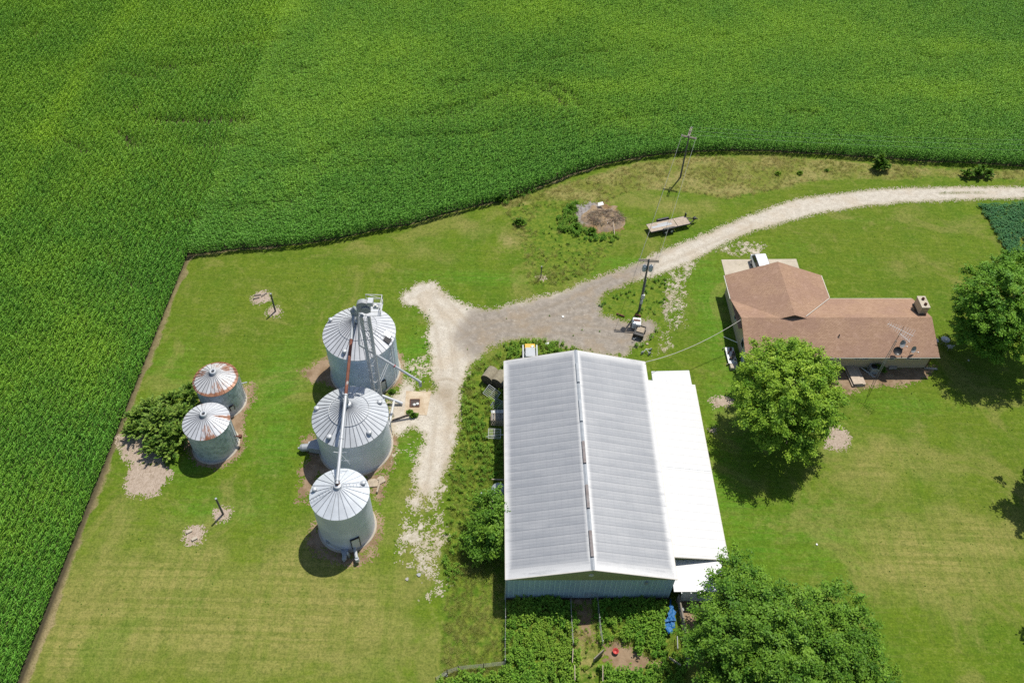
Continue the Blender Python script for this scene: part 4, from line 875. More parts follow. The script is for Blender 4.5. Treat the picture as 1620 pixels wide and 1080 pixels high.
def bin_roof_mat(name, c, nseg, seam, rust=0., rr=3.7, rust_dirs=()):
    t = NT(name); x, y, z = t.sep(); an = t.math('ARCTAN2', y, x); r = t.math('SQRT', t.math('ADD', t.math('MULTIPLY', x, x), t.math('MULTIPLY', y, y)))
    sg = t.math('MULTIPLY', an, nseg/(2*PI)); fr = t.math('FRACT', sg); hsh = t.math('FRACT', t.math('MULTIPLY', t.math('SINE', t.math('MULTIPLY', t.math('FLOOR', sg), 12.99)), 437.))
    n = t.noise(1.1, 4, .6)
    col = t.mix(t.ramp(n, .35, .65), c, tuple(min(.85, k*1.15) for k in c)); col = t.mix(t.math('MULTIPLY', hsh, .28), col, tuple(k*.62 for k in c))
    w_ = t.math('DIVIDE', .055*nseg/(2*PI), t.math('ADD', r, .05)); col = t.mix(t.math('MULTIPLY', t.math('LESS_THAN', fr, w_), seam), col, (.10, .105, .12))
    rg = 0.
    if rust:
        cx = t.n('ShaderNodeCombineXYZ'); t.l(t.math('MULTIPLY', an, 9.), cx.inputs[0]); t.l(t.math('MULTIPLY', r, .7), cx.inputs[1])
        sn = t.noise(1.6, 5, .75, vec=cx.outputs[0]); pn = t.noise(.55, 3, .6)
        f = t.math('ADD', t.math('MULTIPLY', sn, .75), t.math('MULTIPLY', hsh, .12))
        for d, wd, am in rust_dirs:
            dd = t.math('ABSOLUTE', t.math('SUBTRACT', t.math('MODULO', t.math('ADD', t.math('SUBTRACT', an, R(d)), 3*PI), 2*PI), PI)); f = t.math('ADD', f, t.ramp(dd, 0., R(wd), am, 0))
        f = t.math('ADD', f, t.ramp(r, rr*.15, rr*.55, -.25, 0.)); f = t.math('ADD', f, t.ramp(r, rr*.86, rr, 0, rust*.25))
        m = t.ramp(f, .56, .66); col = t.mix(m, col, t.mix(t.ramp(n, .3, .7), (.20, .075, .035), (.38, .19, .11)))
    return t.done(col, .42, .12, .5)
MT['roof1'] = bin_roof_mat('bright_bin_roof', (.56, .57, .59), 40, .85)
MT['roof2'] = bin_roof_mat('grey_bin_roof', (.50, .52, .54), 40, .8)
MT['roof3'] = bin_roof_mat('pale_bin_roof', (.58, .61, .64), 22, .5)
MT['roof4'] = bin_roof_mat('rust_streaked_roof_a', (.55, .55, .55), 28, .7, 1., 2.25, ((60, 85, .20), (-70, 60, .17), (165, 45, .17), (-20, 40, .1)))
MT['roof5'] = bin_roof_mat('rust_streaked_roof_b', (.54, .55, .57), 28, .7, .3, 2.26, ((12, 14, .30), (-72, 32, .2), (-40, 14, .1)))
def grain_bin(i, label, wall, roofm, slope, cap, nrib, group):
    cx, cy, r, h = BINS[i]; o = thing('grain_bin', label, 'grain bin', (cx, cy, 0), 0, group)
    mb = MB(); mb.lathe([(r, .06), (r, h)], 72); mb.build('wall', MT[wall], o)
    mb = MB(); mb.lathe([(0, .1), (r+.16, .1), (r+.18, .0)], 64); mb.build('foundation', MT['concrete'], o)
    e = r*1.015+.05; ra = .32 if cap != 'old' else .3; za = h+slope*(e-ra)
    mb = MB(); mb.lathe([(e, h-.07), (e+.01, h-.02), (ra, za)], 80, smooth=False)
    for k in range(nrib):                                            # raised seams of the roof sheets
        a = 2*PI*k/nrib; u = np.array([math.cos(a), math.sin(a)]); s_ = np.array([-u[1], u[0]])*.022
        A, B = u*(e+.01), u*ra; vs = [(*(A-s_), h-.02), (*(A+s_), h-.02), (*(B+s_*.5), za), (*(B-s_*.5), za), (*(A), h+.045), (*B, za+.05)]
        mb.add(vs, [(0, 4, 5, 3), (4, 1, 2, 5), (0, 1, 4)])
    rf = mb.build('roof', MT[roofm], o, fix=False)
    mb = MB()
    if cap == 'old': mb.lathe([(ra+.05, za-.05), (ra+.02, za+.28), (ra-.1, za+.30), (ra-.12, za+.02)], 28); mb.build('cap_ring', MT['galv'], rf); mb = MB(); mb.lathe([(0, za+.05), (ra-.1, za+.05)], 24); mb.build('cap_opening', MT['black'], rf)
    else: mb.lathe([(ra+.06, za-.06), (ra+.02, za+.22), (ra-.04, za+.24), (0, za+.30)], 28); mb.build('cap', MT['galv'], rf)
    return o, rf, e, za, ra
def on_roof(i, e, za, ra, px, py):
    cx, cy, r, h = BINS[i]; z = h+.5
    for k in range(15):
        p = at(px, py, z); d = math.hypot(p[0]-cx, p[1]-cy); z = h+(za-h)*(e-d)/(e-ra)
    return np.array([p[0]-cx, p[1]-cy, z])
def vent(i, rf, e, za, ra, px, py, r=.26):
    p = on_roof(i, e, za, ra, px, py); mb = MB(); mb.lathe([(r*.8, -.06), (r*.8, .16), (r, .16), (r, .26), (r*.6, .32), (0, .34)], 18, tuple(p)); mb.build('roof_vent', MT['galv'], rf)
def ring(rf, i, e, za, ra, rad, rr=.03):
    cx, cy, r, h = BINS[i]; z = h+(za-h)*(e-rad)/(e-ra)+.09; mb = MB(); n = 48
    mb.path([(rad*math.cos(2*PI*k/n), rad*math.sin(2*PI*k/n), z) for k in range(n+1)], rr, 5); mb.build('hoop_rail', MT['galv'], rf)
def ladder(o, i, ang, z0, z1, mat='galv_dark'):
    cx, cy, r, h = BINS[i]; u = np.array([math.cos(ang), math.sin(ang)]); s_ = np.array([-u[1], u[0]])*.22; mb = MB(); c_ = u*(r+.14)
    for q in (-1, 1): mb.tube((*(c_+q*s_), z0), (*(c_+q*s_), z1), .025, n=5)
    for k in range(int((z1-z0)/.3)): mb.tube((*(c_-s_), z0+.15+.3*k), (*(c_+s_), z0+.15+.3*k), .016, n=4, cap=False)
    mb.build('ladder', MT[mat], o)
def roof_ladder(rf, i, ang, e, za, ra, r0, r1):
    cx, cy, r, h = BINS[i]; u = np.array([math.cos(ang), math.sin(ang)]); s_ = np.array([-u[1], u[0]])*.2; mb = MB()
    Z = lambda d: h+(za-h)*(e-d)/(e-ra)+.07
    for q in (-1, 1): mb.tube((*(u*r0+q*s_), Z(r0)), (*(u*r1+q*s_), Z(r1)), .015, n=4)
    k = r0
    while k < r1: mb.tube((*(u*k-s_), Z(k)), (*(u*k+s_), Z(k)), .013, n=4); k += .3
    mb.build('roof_ladder', MT['galv'], rf)
def wall_door(o, i, ang, z0, ht, wd, mat='galv_dark'):
    cx, cy, r, h = BINS[i]; u = (math.cos(ang)*(r+.05), math.sin(ang)*(r+.05)); mb = MB(); mb.box((u[0], u[1], z0+ht/2), (.14, wd, ht), rz=ang); d = mb.build('door', MT[mat], o)
    mb = MB()
    for q in (-1, 1): mb.box((u[0]-math.sin(ang)*q*(wd/2+.04)+.02*math.cos(ang), u[1]+math.cos(ang)*q*(wd/2+.04)+.02*math.sin(ang), z0+ht/2), (.18, .07, ht+.1), rz=ang)
    mb.box((u[0]*1.008, u[1]*1.008, z0+ht+.05), (.18, wd+.14, .07), rz=ang); mb.build('door_frame', MT['black'], d)
def fan(o, i, ang, s=1.):
    cx, cy, r, h = BINS[i]; f = lambda d, t_, z: (math.cos(ang)*(r+(d-r)*s)-math.sin(ang)*t_*s, math.sin(ang)*(r+(d-r)*s)+math.cos(ang)*t_*s, z*s)
    mb = MB(); A = [f(r-.1, q*.75, z) for q in (-1, 1) for z in (.15, .95)]; B = [f(r+1.1, q*.4, z) for q in (-1, 1) for z in (.2, .95)]
    mb.add(A+B, [(0, 1, 3, 2), (4, 6, 7, 5), (0, 4, 5, 1), (2, 3, 7, 6), (1, 5, 7, 3), (0, 2, 6, 4)]); d = mb.build('air_duct', MT['galv_dark'], o)
    mb = MB(); mb.tube(f(r+1.1, 0, .57), f(r+1.75, 0, .57), .40*s, .40*s, 20); mb.build('fan_housing', MT['galv_dark'], d); mb = MB(); mb.tube(f(r+1.75, 0, .57), f(r+1.98, 0, .57), .43*s, .3*s, 20); mb.tube(f(r+1.9, 0, .57), f(r+2.2, 0, .57), .13*s, .13*s, 10); mb.build('fan_motor', MT['grey_paint'], d)
BG = 'large galvanised grain bins in a line'
b1 = grain_bin(0, 'grain bin with dark blue grey wall and bright ribbed roof below the elevator head', 'bin_wall', 'roof1', .55, 'new', 40, BG)
b2 = grain_bin(1, 'widest pale grain bin in the middle with a hoop rail on its roof', 'bin_wall_b', 'roof2', .55, 'new', 40, BG)
b3 = grain_bin(2, 'narrow tall grain bin nearest the lawn with smooth pale panels', 'bin_wall_b', 'roof3', .52, 'new', 22, BG)
b4 = grain_bin(3, 'old grain bin with heavily rusted roof and dark open cap', 'bin_wall_old', 'roof4', .5, 'old', 28, 'old small grain bins by the bush')
b5 = grain_bin(4, 'old small grain bin with two rust streaks on its silver roof', 'bin_wall_old', 'roof5', .5, 'old', 28, 'old small grain bins by the bush')
for px, py in ((523.5, 507), (545, 557)): vent(0, b1[1], *b1[2:], px, py, .24)
for px, py in ((501.5, 647), (521, 692), (584.5, 685), (601, 637)): vent(1, b2[1], *b2[2:], px, py, .27)
for px, py in ((498, 775), (575, 765)): vent(2, b3[1], *b3[2:], px, py, .24)
ring(b1[1], 0, *b1[2:], 2.0, .02); ring(b2[1], 1, *b2[2:], 2.0, .03)
p = on_roof(0, *b1[2:], 613, 538); a = math.atan2(p[1], p[0])
mb = MB(); mb.box(tuple(p+np.array([0, 0, .06])), (.75, .7, .1), rz=a, ry=.5); hh = mb.build('roof_hatch', MT['black'], b1[1]); q = p*1.0; q += np.array([math.cos(a+1.57)*.25-.1, math.sin(a+1.57)*.25+.42, .22]); mb = MB(); mb.box(tuple(q), (.8, .7, .05), rz=a, ry=.35); mb.build('hatch_lid', MT['galv'], hh)
ladder(b1[0], 0, R(-22), .4, 6.4); wall_door(b1[0], 0, R(-52), .5, 1.35, .8, 'galv'); roof_ladder(b1[1], 0, R(-22), *b1[2:], .6, 3.7)
fan(b2[0], 1, R(190)); ladder(b2[0], 1, R(20), .4, 5.2)
wall_door(b3[0], 2, R(-62), .55, 1.5, .75, 'pvc'); roof_ladder(b3[1], 2, R(200), *b3[2:], .5, 2.6); roof_ladder(b3[1], 2, R(22), *b3[2:], .5, 2.6); fan(b3[0], 2, R(-86), .55)
mb = MB(); mb.tube((1.1, -2.5, .5), (1.5, -3.7, .75), .16, .16, 10); mb.tube((1.5, -3.7, .75), (1.55, -3.75, .35), .2, .2, 10); mb.build('unload_auger', MT['galv'], b3[0])
mb = MB(); mb.lathe([(0, 0), (.22, 0), (.03, .75), (0, .75)], 12, (.55, -3.1, .05)); mb.build('cone_hopper', MT['galv'], b3[0])
mb = MB(); mb.path([(-1.5, -2.35, 1.1), (-.6, -2.75, .9), (.3, -2.82, .85)], .03); mb.box((-1.45, -2.3, 1.1), (.3, .1, .4), rz=-.5); mb.build('conduit', MT['galv_dark'], b3[0])
ladder(b5[0], 4, R(2), .4, 4.1); ladder(b4[0], 3, R(12), .3, 4.0)
wall_door(b4[0], 3, R(-48), 1.0, .6, .4, 'galv')
mb = MB(); mb.tube((2.2, .1, 1.5), (2.75, .2, 1.4), .09, .09, 8); mb.box((2.75, .2, 1.35), (.3, .3, .35)); mb.build('unload_spout', MT['rust'], b5[0])
mb = MB(); mb.tube((2.1, .9, 2.2), (2.7, 1.1, 2.2), .06, .06, 8); mb.build('bracket', MT['galv'], b4[0])
# ================================================================== GRAIN ELEVATOR
EB = at(604.5, 637.5); el = thing('grain_elevator', 'tall twin trunk grain elevator with caged head platform between the bins', 'grain elevator', EB)
W = lambda px, py, z: tuple(at(px, py, z)-EB)
ET = 14.0
for dx in (0, -.74): mb = MB(); mb.box((dx, 0, ET/2+.2), (.30, .26, ET-.4)); mb.build('trunk', MT['galv'], el)
mb = MB()
for k in range(10): z_ = 1.0+k*1.35; mb.box((-.37, 0, z_), (.46, .05, .06))
for k in range(10): z_ = 1.0+k*1.35; mb.tube((-.6, 0, z_), (-.15, 0, z_+1.3), .018, n=4)
mb.build('trunk_brace', MT['galv'], el)
mb = MB()
for q in (-.56, -.18): mb.tube((q, -.26, .5), (q, -.26, ET), .022, n=5)
for k in range(44): mb.tube((-.56, -.26, .6+.3*k), (-.18, -.26, .6+.3*k), .015, n=4, cap=False)
mb.build('ladder', MT['galv'], el)
mb = MB()
for k in range(7):
    z_ = 3+k*1.6; pts = [(-.37+.38*math.sin(a_), -.26-.72*(1-abs(math.cos(a_)))*0-.62*math.cos(a_) if False else -.30-.62*math.cos(a_/1.0)*(1 if abs(a_) < 1.571 else 0), z_) for a_ in np.linspace(-1.57, 1.57, 9)]
    mb.path(pts, .014, 4)
mb.build('ladder_cage', MT['galv'], el)
mb = MB(); mb.box((-.37, 0, .45), (1.5, .5, .9)); mb.tube((-.9, -.26, .45), (-.9, .26, .45), .44, .44, 18); mb.build('boot', MT['galv_dark'], el)
# head
mb = MB(); pts = [(-1.0, 14.75), (.3, 14.75), (.3, 15.5)]+[(-.35+.65*math.cos(a_), 15.5+.62*math.sin(a_)) for a_ in np.linspace(0, PI, 13)]+[(-1.0, 15.5)]
mb.extr(pts, 'y', -.26, .26); hd = mb.build('head_housing', MT['grey_paint'], el)
mb = MB(); mb.box((.4, -.02, 16.0), (.5, .7, .5)); mb.build('discharge_hood', MT['galv'], hd)
mb = MB(); mb.tube((-.1, -.30, 15.2), (-.1, -.42, 15.2), .42, .42, 20); mb.build('belt_guard', MT['galv_dark'], hd)
mb = MB(); mb.tube((.55, .1, 15.2), (1.05, .1, 15.2), .2, .2, 14); mb.box((.8, .1, 15.45), (.2, .2, .14)); mb.build('drive_motor', MT['pvc'], hd)
PC = np.array(W(583.5, 487, 13.9)); mb = MB()
px0, px1, py0, py1, pz = -1.0, 1.15, PC[1]-1.0, PC[1]+.75, 13.85
mb.box(((px0+px1)/2, (py0+py1)/2, pz), (px1-px0, py1-py0, .05)); pl = mb.build('platform', MT['galv'], el)
mb = MB()
for x_, y_ in ((px0+.55, py1), (px1, py1), (px1, py0), (px0, py0)): mb.tube((x_, y_, pz), (x_, y_, pz+1.15), .035, n=6)
for zz in (.6, 1.15): mb.path([(px0+.55, py1, pz+zz), (px1, py1, pz+zz), (px1, py0, pz+zz)], .035); mb.path([(px1, py0, pz+zz), (px0+.6, py0, pz+zz)], .03) if zz < 1 else None
mb.tube((px0+.55, py1, pz+1.15), (px1, py1, pz+.6), .03)
mb.build('railing', MT['pvc'], pl)
for yy in (-.12, .12):
    pass
mb = MB()
for k in range(6): mb.tube((px1-.75+.14*k, py1-.0, pz), (px1-.75+.14*k, py1, pz+.95), .012, n=4)
mb.build('cage_bar', MT['galv'], pl)
# distributor and spouts
D0 = np.array(W(562, 497, 11.6)); mb = MB(); mb.lathe([(.42, .1), (.45, .55), (.3, .8), (.16, 1.0), (0, 1.0)], 18, tuple(D0)); mb.lathe([(0, .1), (.42, .1)], 18, tuple(D0)); dbt = mb.build('distributor', MT['galv_dark'], el)
mb = MB(); mb.tube(tuple(D0+np.array([0, 0, 1.])), (-.6, -.1, 14.1), .16, .16, 12); mb.build('head_spout', MT['galv_dark'], el)
AP1 = np.array([BINS[0][0], BINS[0][1], b1[3]+.25])-EB; mb = MB(); mb.tube(tuple(D0+np.array([.15, .1, .15])), tuple(AP1), .15, .15, 12); mb.build('bin_spout', MT['galv'], el)
AP3 = np.array([BINS[2][0], BINS[2][1], b3[3]+.45])-EB; S0 = D0+np.array([-.1, -.25, .2])
L3 = lambda u: tuple(S0+(AP3-S0)*u)
mb = MB(); mb.tube(L3(0), L3(.16), .17, .17, 14); mb.build('long_spout', MT['galv_dark'], el)
mb = MB(); mb.tube(L3(.16), L3(.50), .155, .155, 14); mb.build('long_spout', MT['rust_pipe'], el)
mb = MB(); mb.tube(L3(.50), L3(1.), .165, .165, 14)
for u in (.5, .75, .98): mb.tube(L3(u-.004), L3(u+.004), .21, .21, 14)
mb.build('long_spout', MT['galv'], el)
mb = MB(); e3 = np.array(L3(.985)); mb.tube(tuple(e3), tuple(AP3-np.array([0, 0, .5])), .2, .24, 12); mb.build('spout_elbow', MT['rust_pipe'], el)
mb = MB(); C_ = np.array(L3(.83)); zb = b3[3]-BINS[2][3]
for q in (-1, 1): mb.tube(tuple(C_+np.array([0, 0, -.15])), tuple(C_+np.array([q*.55+.2, -.2, -1.6])), .03); mb.tube(tuple(C_+np.array([q*.6, 0, .1])), tuple(C_+np.array([0, 0, -.05])), .03)
mb.tube(tuple(C_+np.array([-.35, -.2, -1.])), tuple(C_+np.array([.75, -.2, -1.])), .025); mb.build('spout_trestle', MT['galv'], el)
mb = MB(); C2 = np.array(L3(.49)); mb.tube(tuple(C2), tuple(np.array([BINS[1][0], BINS[1][1], b2[3]+.25])-EB), .13, .16, 10); mb.build('bin_spout', MT['galv'], el)
T0 = D0+np.array([.35, -.15, .1]); T1 = np.array(W(568.5, 545, 9.4)); T2 = np.array(W(664.5, 603.5, 4.2)); mb = MB(); mb.tube(tuple(T0), tuple(T1), .12, .12, 12); mb.build('load_spout', MT['galv_dark'], el)
mb = MB(); mb.tube(tuple(T1), tuple(T2), .13, .13, 12); mb.build('load_spout', MT['galv'], el); mb = MB(); mb.tube(tuple(T2), tuple(T2+np.array([0, 0, -.75])), .17, .15, 12); mb.build('spout_sock', MT['galv_dark'], el)
mb = MB(); m_ = T1+(T2-T1)*.565; mb.tube(tuple(m_-(T2-T1)*.006), tuple(m_+(T2-T1)*.006), .16, .16, 12); mb.build('clamp', MT['red'], el)
mb = MB(); r0 = BINS[0][2]
for zz in (4.6, 5.2):
    mb.tube((0.1, .0, zz-1.2), tuple(np.array([BINS[0][0]+r0*math.cos(R(-10)), BINS[0][1]+r0*math.sin(R(-10)), zz])-EB), .03); 
mb.build('bin_brace', MT['galv'], el)
A0, A1 = np.array(W(604, 625.5, 1.1)), np.array(W(636.7, 638, .2))
mb = MB(); mb.tube(tuple(A0), tuple(A1), .17, .17, 12); mb.build('feed_auger', MT['galv'], el)
gt = thing('pit_grate', 'dark rusty grate over the grain pit in the tan slab', 'grate', at(656, 638), 0)
gq = poly([(648.5,643.7),(663,643.7),(663.8,632),(649,632)])-at2(656, 638)
mb = MB(); mb.prism([tuple(q*.96) for q in gq], .02, .055); mb.build('pit_cover', MT['black'], gt)
mb = MB()
for k in range(10):
    u = (k+.5)/10; A = gq[0]*(1-u)+gq[1]*u; B = gq[3]*(1-u)+gq[2]*u; mb.tube((*A, .07), (*B, .07), .018, n=4)
for a_, b_ in ((0, 1), (1, 2), (2, 3), (3, 0)): mb.tube((*gq[a_], .07), (*gq[b_], .07), .05, n=6)
mb.build('bar_grid', MT['rust'], gt)
for px, py, lab in ((655.5, 641.2, 'white lump of debris on the left of the grate'), (660.5, 639.8, 'white lump of debris on the right of the grate')):
    mb = MB(); mb.lathe([(0, .09), (.2, .1), (.17, .2), (0, .23)], 7); tag(mb.build('debris', MT['pvc'], loc=tuple(at(px, py))), lab, 'debris')
tag(MB().tube(tuple(at(620.5, 664.5, .12)), tuple(at(651, 654.2, .12)), .07, .11).build('fallen_pole', MT['wood_dark']), 'dark wooden pole lying across the pale gravel by the pit', 'pole')
bx = thing('unload_auger', 'white grey unloading auger standing along the middle bin', 'auger', at(618, 667)); mb = MB(); A = at(618, 676)-at(618, 667); mb.tube((A[0]-.1, A[1], .5), (.25, 1.9, 1.2), .13, .13, 10); mb.build('tube', MT['pvc'], bx)
mb = MB()
for q in (-.3, .3): mb.tube((q, .7, 0), (0.1, .9, .85), .03)
mb.build('stand', MT['galv_dark'], bx); mb = MB(); mb.lathe([(0, 0), (.28, 0), (.34, .5), (.3, .5)], 12, (-.2, -.5, 0)); mb.build('hopper', MT['galv_dark'], bx)
for px, py, w_, d_, r_, lab in ((590, 764, 1.1, .9, .2, 'broad tan broken slab beside the middle bin'), (603, 759, .7, .8, .7, 'small tan broken slab right of the broad one'), (599, 772, .18, 1.1, -.1, 'narrow pale concrete block standing by the broken slabs')):
    mb = MB(); mb.prism([(-w_/2, -d_/2), (w_*.4, -d_*.55), (w_*.55, d_*.2), (w_*.2, d_*.5), (-w_*.45, d_*.45)], -.02, .14 if w_ > .3 else .3)
    o = mb.build('broken_slab', MT['rubble'], loc=tuple(at(px, py))); o.rotation_euler.z = r_; tag(o, lab, 'rubble')
def post(px, py, h, lean, lab, r=.11, m='pole_wood'):
    b_ = at(px, py); o = thing('wooden_post', lab, 'post', b_, 0); mb = MB(); mb.tube((0, 0, 0), (lean[0], lean[1], h), r, r*.9, 10); mb.build('shaft', MT[m], o); mb = MB(); mb.tube((lean[0], lean[1], h-.02), (lean[0], lean[1], h+.04), r*1.05, r*.95, 10); mb.build('top_cap', MT['galv_dark'], o)
post(435.8, 492.5, 3.0, (0, 0), 'lone dark post rising from bare earth near the corn'); post(353, 813, 2.95, (0, 0), 'lone dark post on bare earth nearest the footing patch'); post(855.5, 439, 1.9, (.03, 0), 'short post with a concrete foot at the drive bend', .07); post(762, 792, 1.4, (0, .05), 'short dark post standing in the barn weeds', .09)
for px, py, rz_, lab in ((408, 467, .2, 'upper weathered plank on the oval earth patch'), (405.5, 472, .4, 'lower weathered plank on the oval earth patch'), (418, 466.5, .9, 'right weathered plank on the oval earth patch'), (299.5, 841, .6, 'left pale block on the round earth patch'), (308, 852.5, .6, 'right pale block on the round earth patch')):
    pale = px < 400; mb = MB(); mb.box((0, 0, .09), (.55, .28, .18) if pale else (.8, .16, .1)); o = mb.build('concrete_block' if pale else 'plank', MT['concrete' if pale else 'wood_grey'], bevel=.01, loc=tuple(at(px, py))); o.rotation_euler.z = rz_; tag(o, lab, 'block' if pale else 'plank')
# ================================================================== POWER LINE
def arm(mb, c, d, ln, z): d = np.array(d)/np.linalg.norm(d); mb.box((c[0], c[1], z), (ln, .1, .12), rz=math.atan2(d[1], d[0]))
Q1, Q2 = at(1076.2, 281), at(1011, 491); dirw = (Q1-Q2)[:2]; dirw /= np.linalg.norm(dirw); perp = np.array([dirw[1], -dirw[0]])
h1, h2 = 7.8, 8.5
p1 = thing('utility_pole', 'wooden utility pole by the corn edge with crossed arms', 'utility pole', Q1, 0, 'utility poles'); mb = MB(); mb.tube((0, 0, 0), (0, 0, h1), .13, .09, 12); mb.build('pole', MT['pole_wood'], p1)
mb = MB(); arm(mb, (.0, .1), perp, 2.1, h1-1.0); arm(mb, (.0, -.1), perp, 2.1, h1-1.0); mb.build('crossarm', MT['wood_grey'], p1); mb = MB(); arm(mb, (.1, .0), dirw, 2.2, h1-.2); arm(mb, (-.1, .0), dirw, 2.2, h1-.2); mb.build('crossarm', MT['wood_grey'], p1)
mb = MB()
for q in (-.95, .95): mb.lathe([(.05, 0), (.07, .06), (.04, .16), (0, .17)], 10, (perp[0]*q, perp[1]*q, h1-.94)); mb.lathe([(.05, 0), (.07, .06), (.04, .16), (0, .17)], 10, (dirw[0]*q, dirw[1]*q, h1-.14))
mb.build('insulator', MT['ceramic'], p1)
p2 = thing('utility_pole', 'wooden utility pole on the yard island carrying two grey transformers', 'utility pole', Q2, 0, 'utility poles'); mb = MB(); mb.tube((0, 0, 0), (0, 0, h2), .14, .10, 12); mb.build('pole', MT['pole_wood'], p2)
mb = MB(); arm(mb, (.0, .11), (1, -.06), 2.3, h2-.25); arm(mb, (.0, -.11), (1, -.06), 2.3, h2-.25); mb.build('crossarm', MT['wood_grey'], p2)
for q in (-.36, .36):
    mb = MB(); mb.lathe([(0, 0), (.22, .02), (.24, .1), (.24, .75), (.2, .82), (0, .86)], 18, (q, -.1, h2-1.75)); tr = mb.build('transformer', MT['ceramic'], p2); mb = MB(); mb.lathe([(.05, .8), (.07, .9), (.04, 1.05), (0, 1.06)], 8, (q, -.1, h2-1.75)); mb.build('bushing', MT['pvc'], tr)
mb = MB()
for q in (-.5, .5): mb.path([(q, -.1, h2-1.), (q*1.5, -.15, h2-1.6), (q*1.3, -.15, h2-2.4), (0.1*q, -.16, h2-2.9)], .012, 4)
mb.build('jumper_wire', MT['black'], p2)
mb = MB(); mb.box((.1, -.2, 2.6), (.36, .25, .6)); mb.box((.05, -.2, 1.7), (.26, .2, .5)); mb.build('meter_box', MT['pvc'], p2); mb = MB(); mb.tube((.12, -.16, 0), (.12, -.16, 5.5), .035); mb.build('conduit', MT['galv_dark'], p2)
def wire(name, a, b, sag, r, mat, lab, n=22):
    a, b = np.array(a, float), np.array(b, float); pts = [tuple(a+(b-a)*k/n-np.array([0, 0, 4*sag*(k/n)*(1-k/n)])) for k in range(n+1)]
    return tag(MB().path(pts, r, 5).build(name, MT[mat]), lab, 'wire')
wire('power_wire', (*(Q1[:2]-perp*.95), h1-.75), (Q2[0]-1.05, Q2[1]+.06, h2-.1), .45, .018, 'wire', 'left wire strung between the two utility poles'); wire('power_wire', (*(Q1[:2]+perp*.95), h1-.75), (Q2[0]+1.05, Q2[1]-.06, h2-.1), .45, .018, 'wire', 'right wire strung between the two utility poles')
for (yy, q, lab) in ((222, .9, 'upper wire running from the far pole over the corn'), (230, .0, 'middle wire running from the far pole over the corn'), (239, -.9, 'lower wire running from the far pole over the corn')):
    e_ = at(1720, yy, 7.2); wire('power_wire', (Q1[0]+dirw[0]*q, Q1[1]+dirw[1]*q, h1), tuple(e_), .5, .005, 'galv_dark', lab)
wire('service_cable', tuple(at(1021, 572.5, 4.4)), tuple(hw(-10.9, -.05, 4.15)), 1.0, .03, 'cream_wire', 'pale service cable sagging from barn corner to house gable', 30)
# ================================================================== TRAILER
tc = at(1058, 355.5, .75); A = at(1026.2, 361, .75); B = at(1088, 347.5, .75); ta_ = math.atan2(B[1]-A[1], B[0]-A[0]); tl = np.linalg.norm((B-A)[:2]); mid_ = (A+B)/2
trl = thing('flatbed_trailer', 'black flatbed trailer with pale plank deck parked on the grass', 'trailer', (mid_[0], mid_[1], 0), ta_)
sp = tl*.18
for a_, b_ in ((-tl/2, sp-.04), (sp+.04, tl/2)):
    mb = MB(); nb = 8
    for k in range(nb): mb.box(((a_+b_)/2, -.76+1.52*(k+.5)/nb, .72), (b_-a_, 1.52/nb-.025, .07))
    mb.build('deck', MT['wood_pale'], trl)
mb = MB(); mb.box((-tl*.17, -.05, .762), (tl*.5, .34, .012)); mb.box((-tl*.12, .28, .762), (tl*.28, .2, .012)); mb.build('tread_strip', MT['galv_dark'], trl)
mb = MB()
for s in (-1, 1): mb.box((0, s*.80, .66), (tl, .07, .16))
for k in range(7): mb.box((-tl/2+.2+k*(tl-.4)/6, 0, .6), (.08, 1.56, .1))
mb.box((tl/2+.03, 0, .68), (.08, 1.66, .2)); mb.box((tl/2+.02, .75, 1.0), (.1, .3, .5)); mb.build('chassis', MT['black'], trl)
mb = MB()
for s in (-1, 1): mb.tube((tl/2, s*.6, .6), (tl/2+1.15, 0, .58), .06)
mb.tube((tl/2+1.1, 0, .58), (tl/2+1.5, 0, .58), .07); mb.tube((tl/2+.9, .0, .1), (tl/2+.9, 0, 1.05), .05); mb.box((tl/2+1.0, 0, .75), (.4, .3, .25)); mb.build('drawbar', MT['black'], trl)
for s in (-1, 1):
    mb = MB(); mb.extr([(-.95, .78), (-.8, .98), (.8, .98), (.95, .78), (.9, .72), (-.9, .72)], 'y', s*.85 if s > 0 else -1.1, 1.1 if s > 0 else -.85); mb.build('fender', MT['black'], trl).location.x = -.35
    for xx in (-.42, .42): mb = MB(); mb.tube((xx-.35, s*.86, .36), (xx-.35, s*1.07, .36), .36, .36, 18); wv = mb.build('wheel', MT['rubber'], trl); mb = MB(); mb.tube((xx-.35, s*1.065, .36), (xx-.35, s*1.085, .36), .18, .18, 12); mb.build('rim', MT['galv'], wv)
# ================================================================== BURN PILE
MT['brush'] = simple('brush_wood', (.26, .175, .12), .9, 0, .4, 5)
MT['pile_earth'] = simple('pile_straw', (.40, .285, .16), .95, 0, .45, 2.5, .6, c2=(.27, .20, .15), lo=.42, hi=.62)
bpc = at(957, 347); pile = thing('brush_pile', 'burn pile of brown brush sticks and straw with white scraps', 'brush pile', bpc)
vs = []; fs = []; N_ = 26
for j in range(N_):
    for i in range(N_):
        x_, y_ = (i/(N_-1)-.5)*6.6, (j/(N_-1)-.5)*5.6; d_ = math.hypot(x_/2.6, y_/2.4); d_ *= .55+1.0*float(vnoise(np.array([x_*.7+3]), np.array([y_*.7+8]), 9)[0]); z_ = max(0, .7*(1-d_**1.5))*(.2+1.6*float(fbm(np.array([x_*1.2+9]), np.array([y_*1.2+4]), 3, 3)[0])) - (.05 if d_ > 1 else 0); vs.append((x_, y_, z_))
for j in range(N_-1):
    for i in range(N_-1): k = j*N_+i; fs.append((k, k+1, k+N_+1, k+N_))
fs = [f for f in fs if max(vs[k][2] for k in f) > 0]
mb = MB(); mb.add(vs, fs, True); mb.build('mound', MT['pile_earth'], pile); mb = MB(); mb2 = MB()
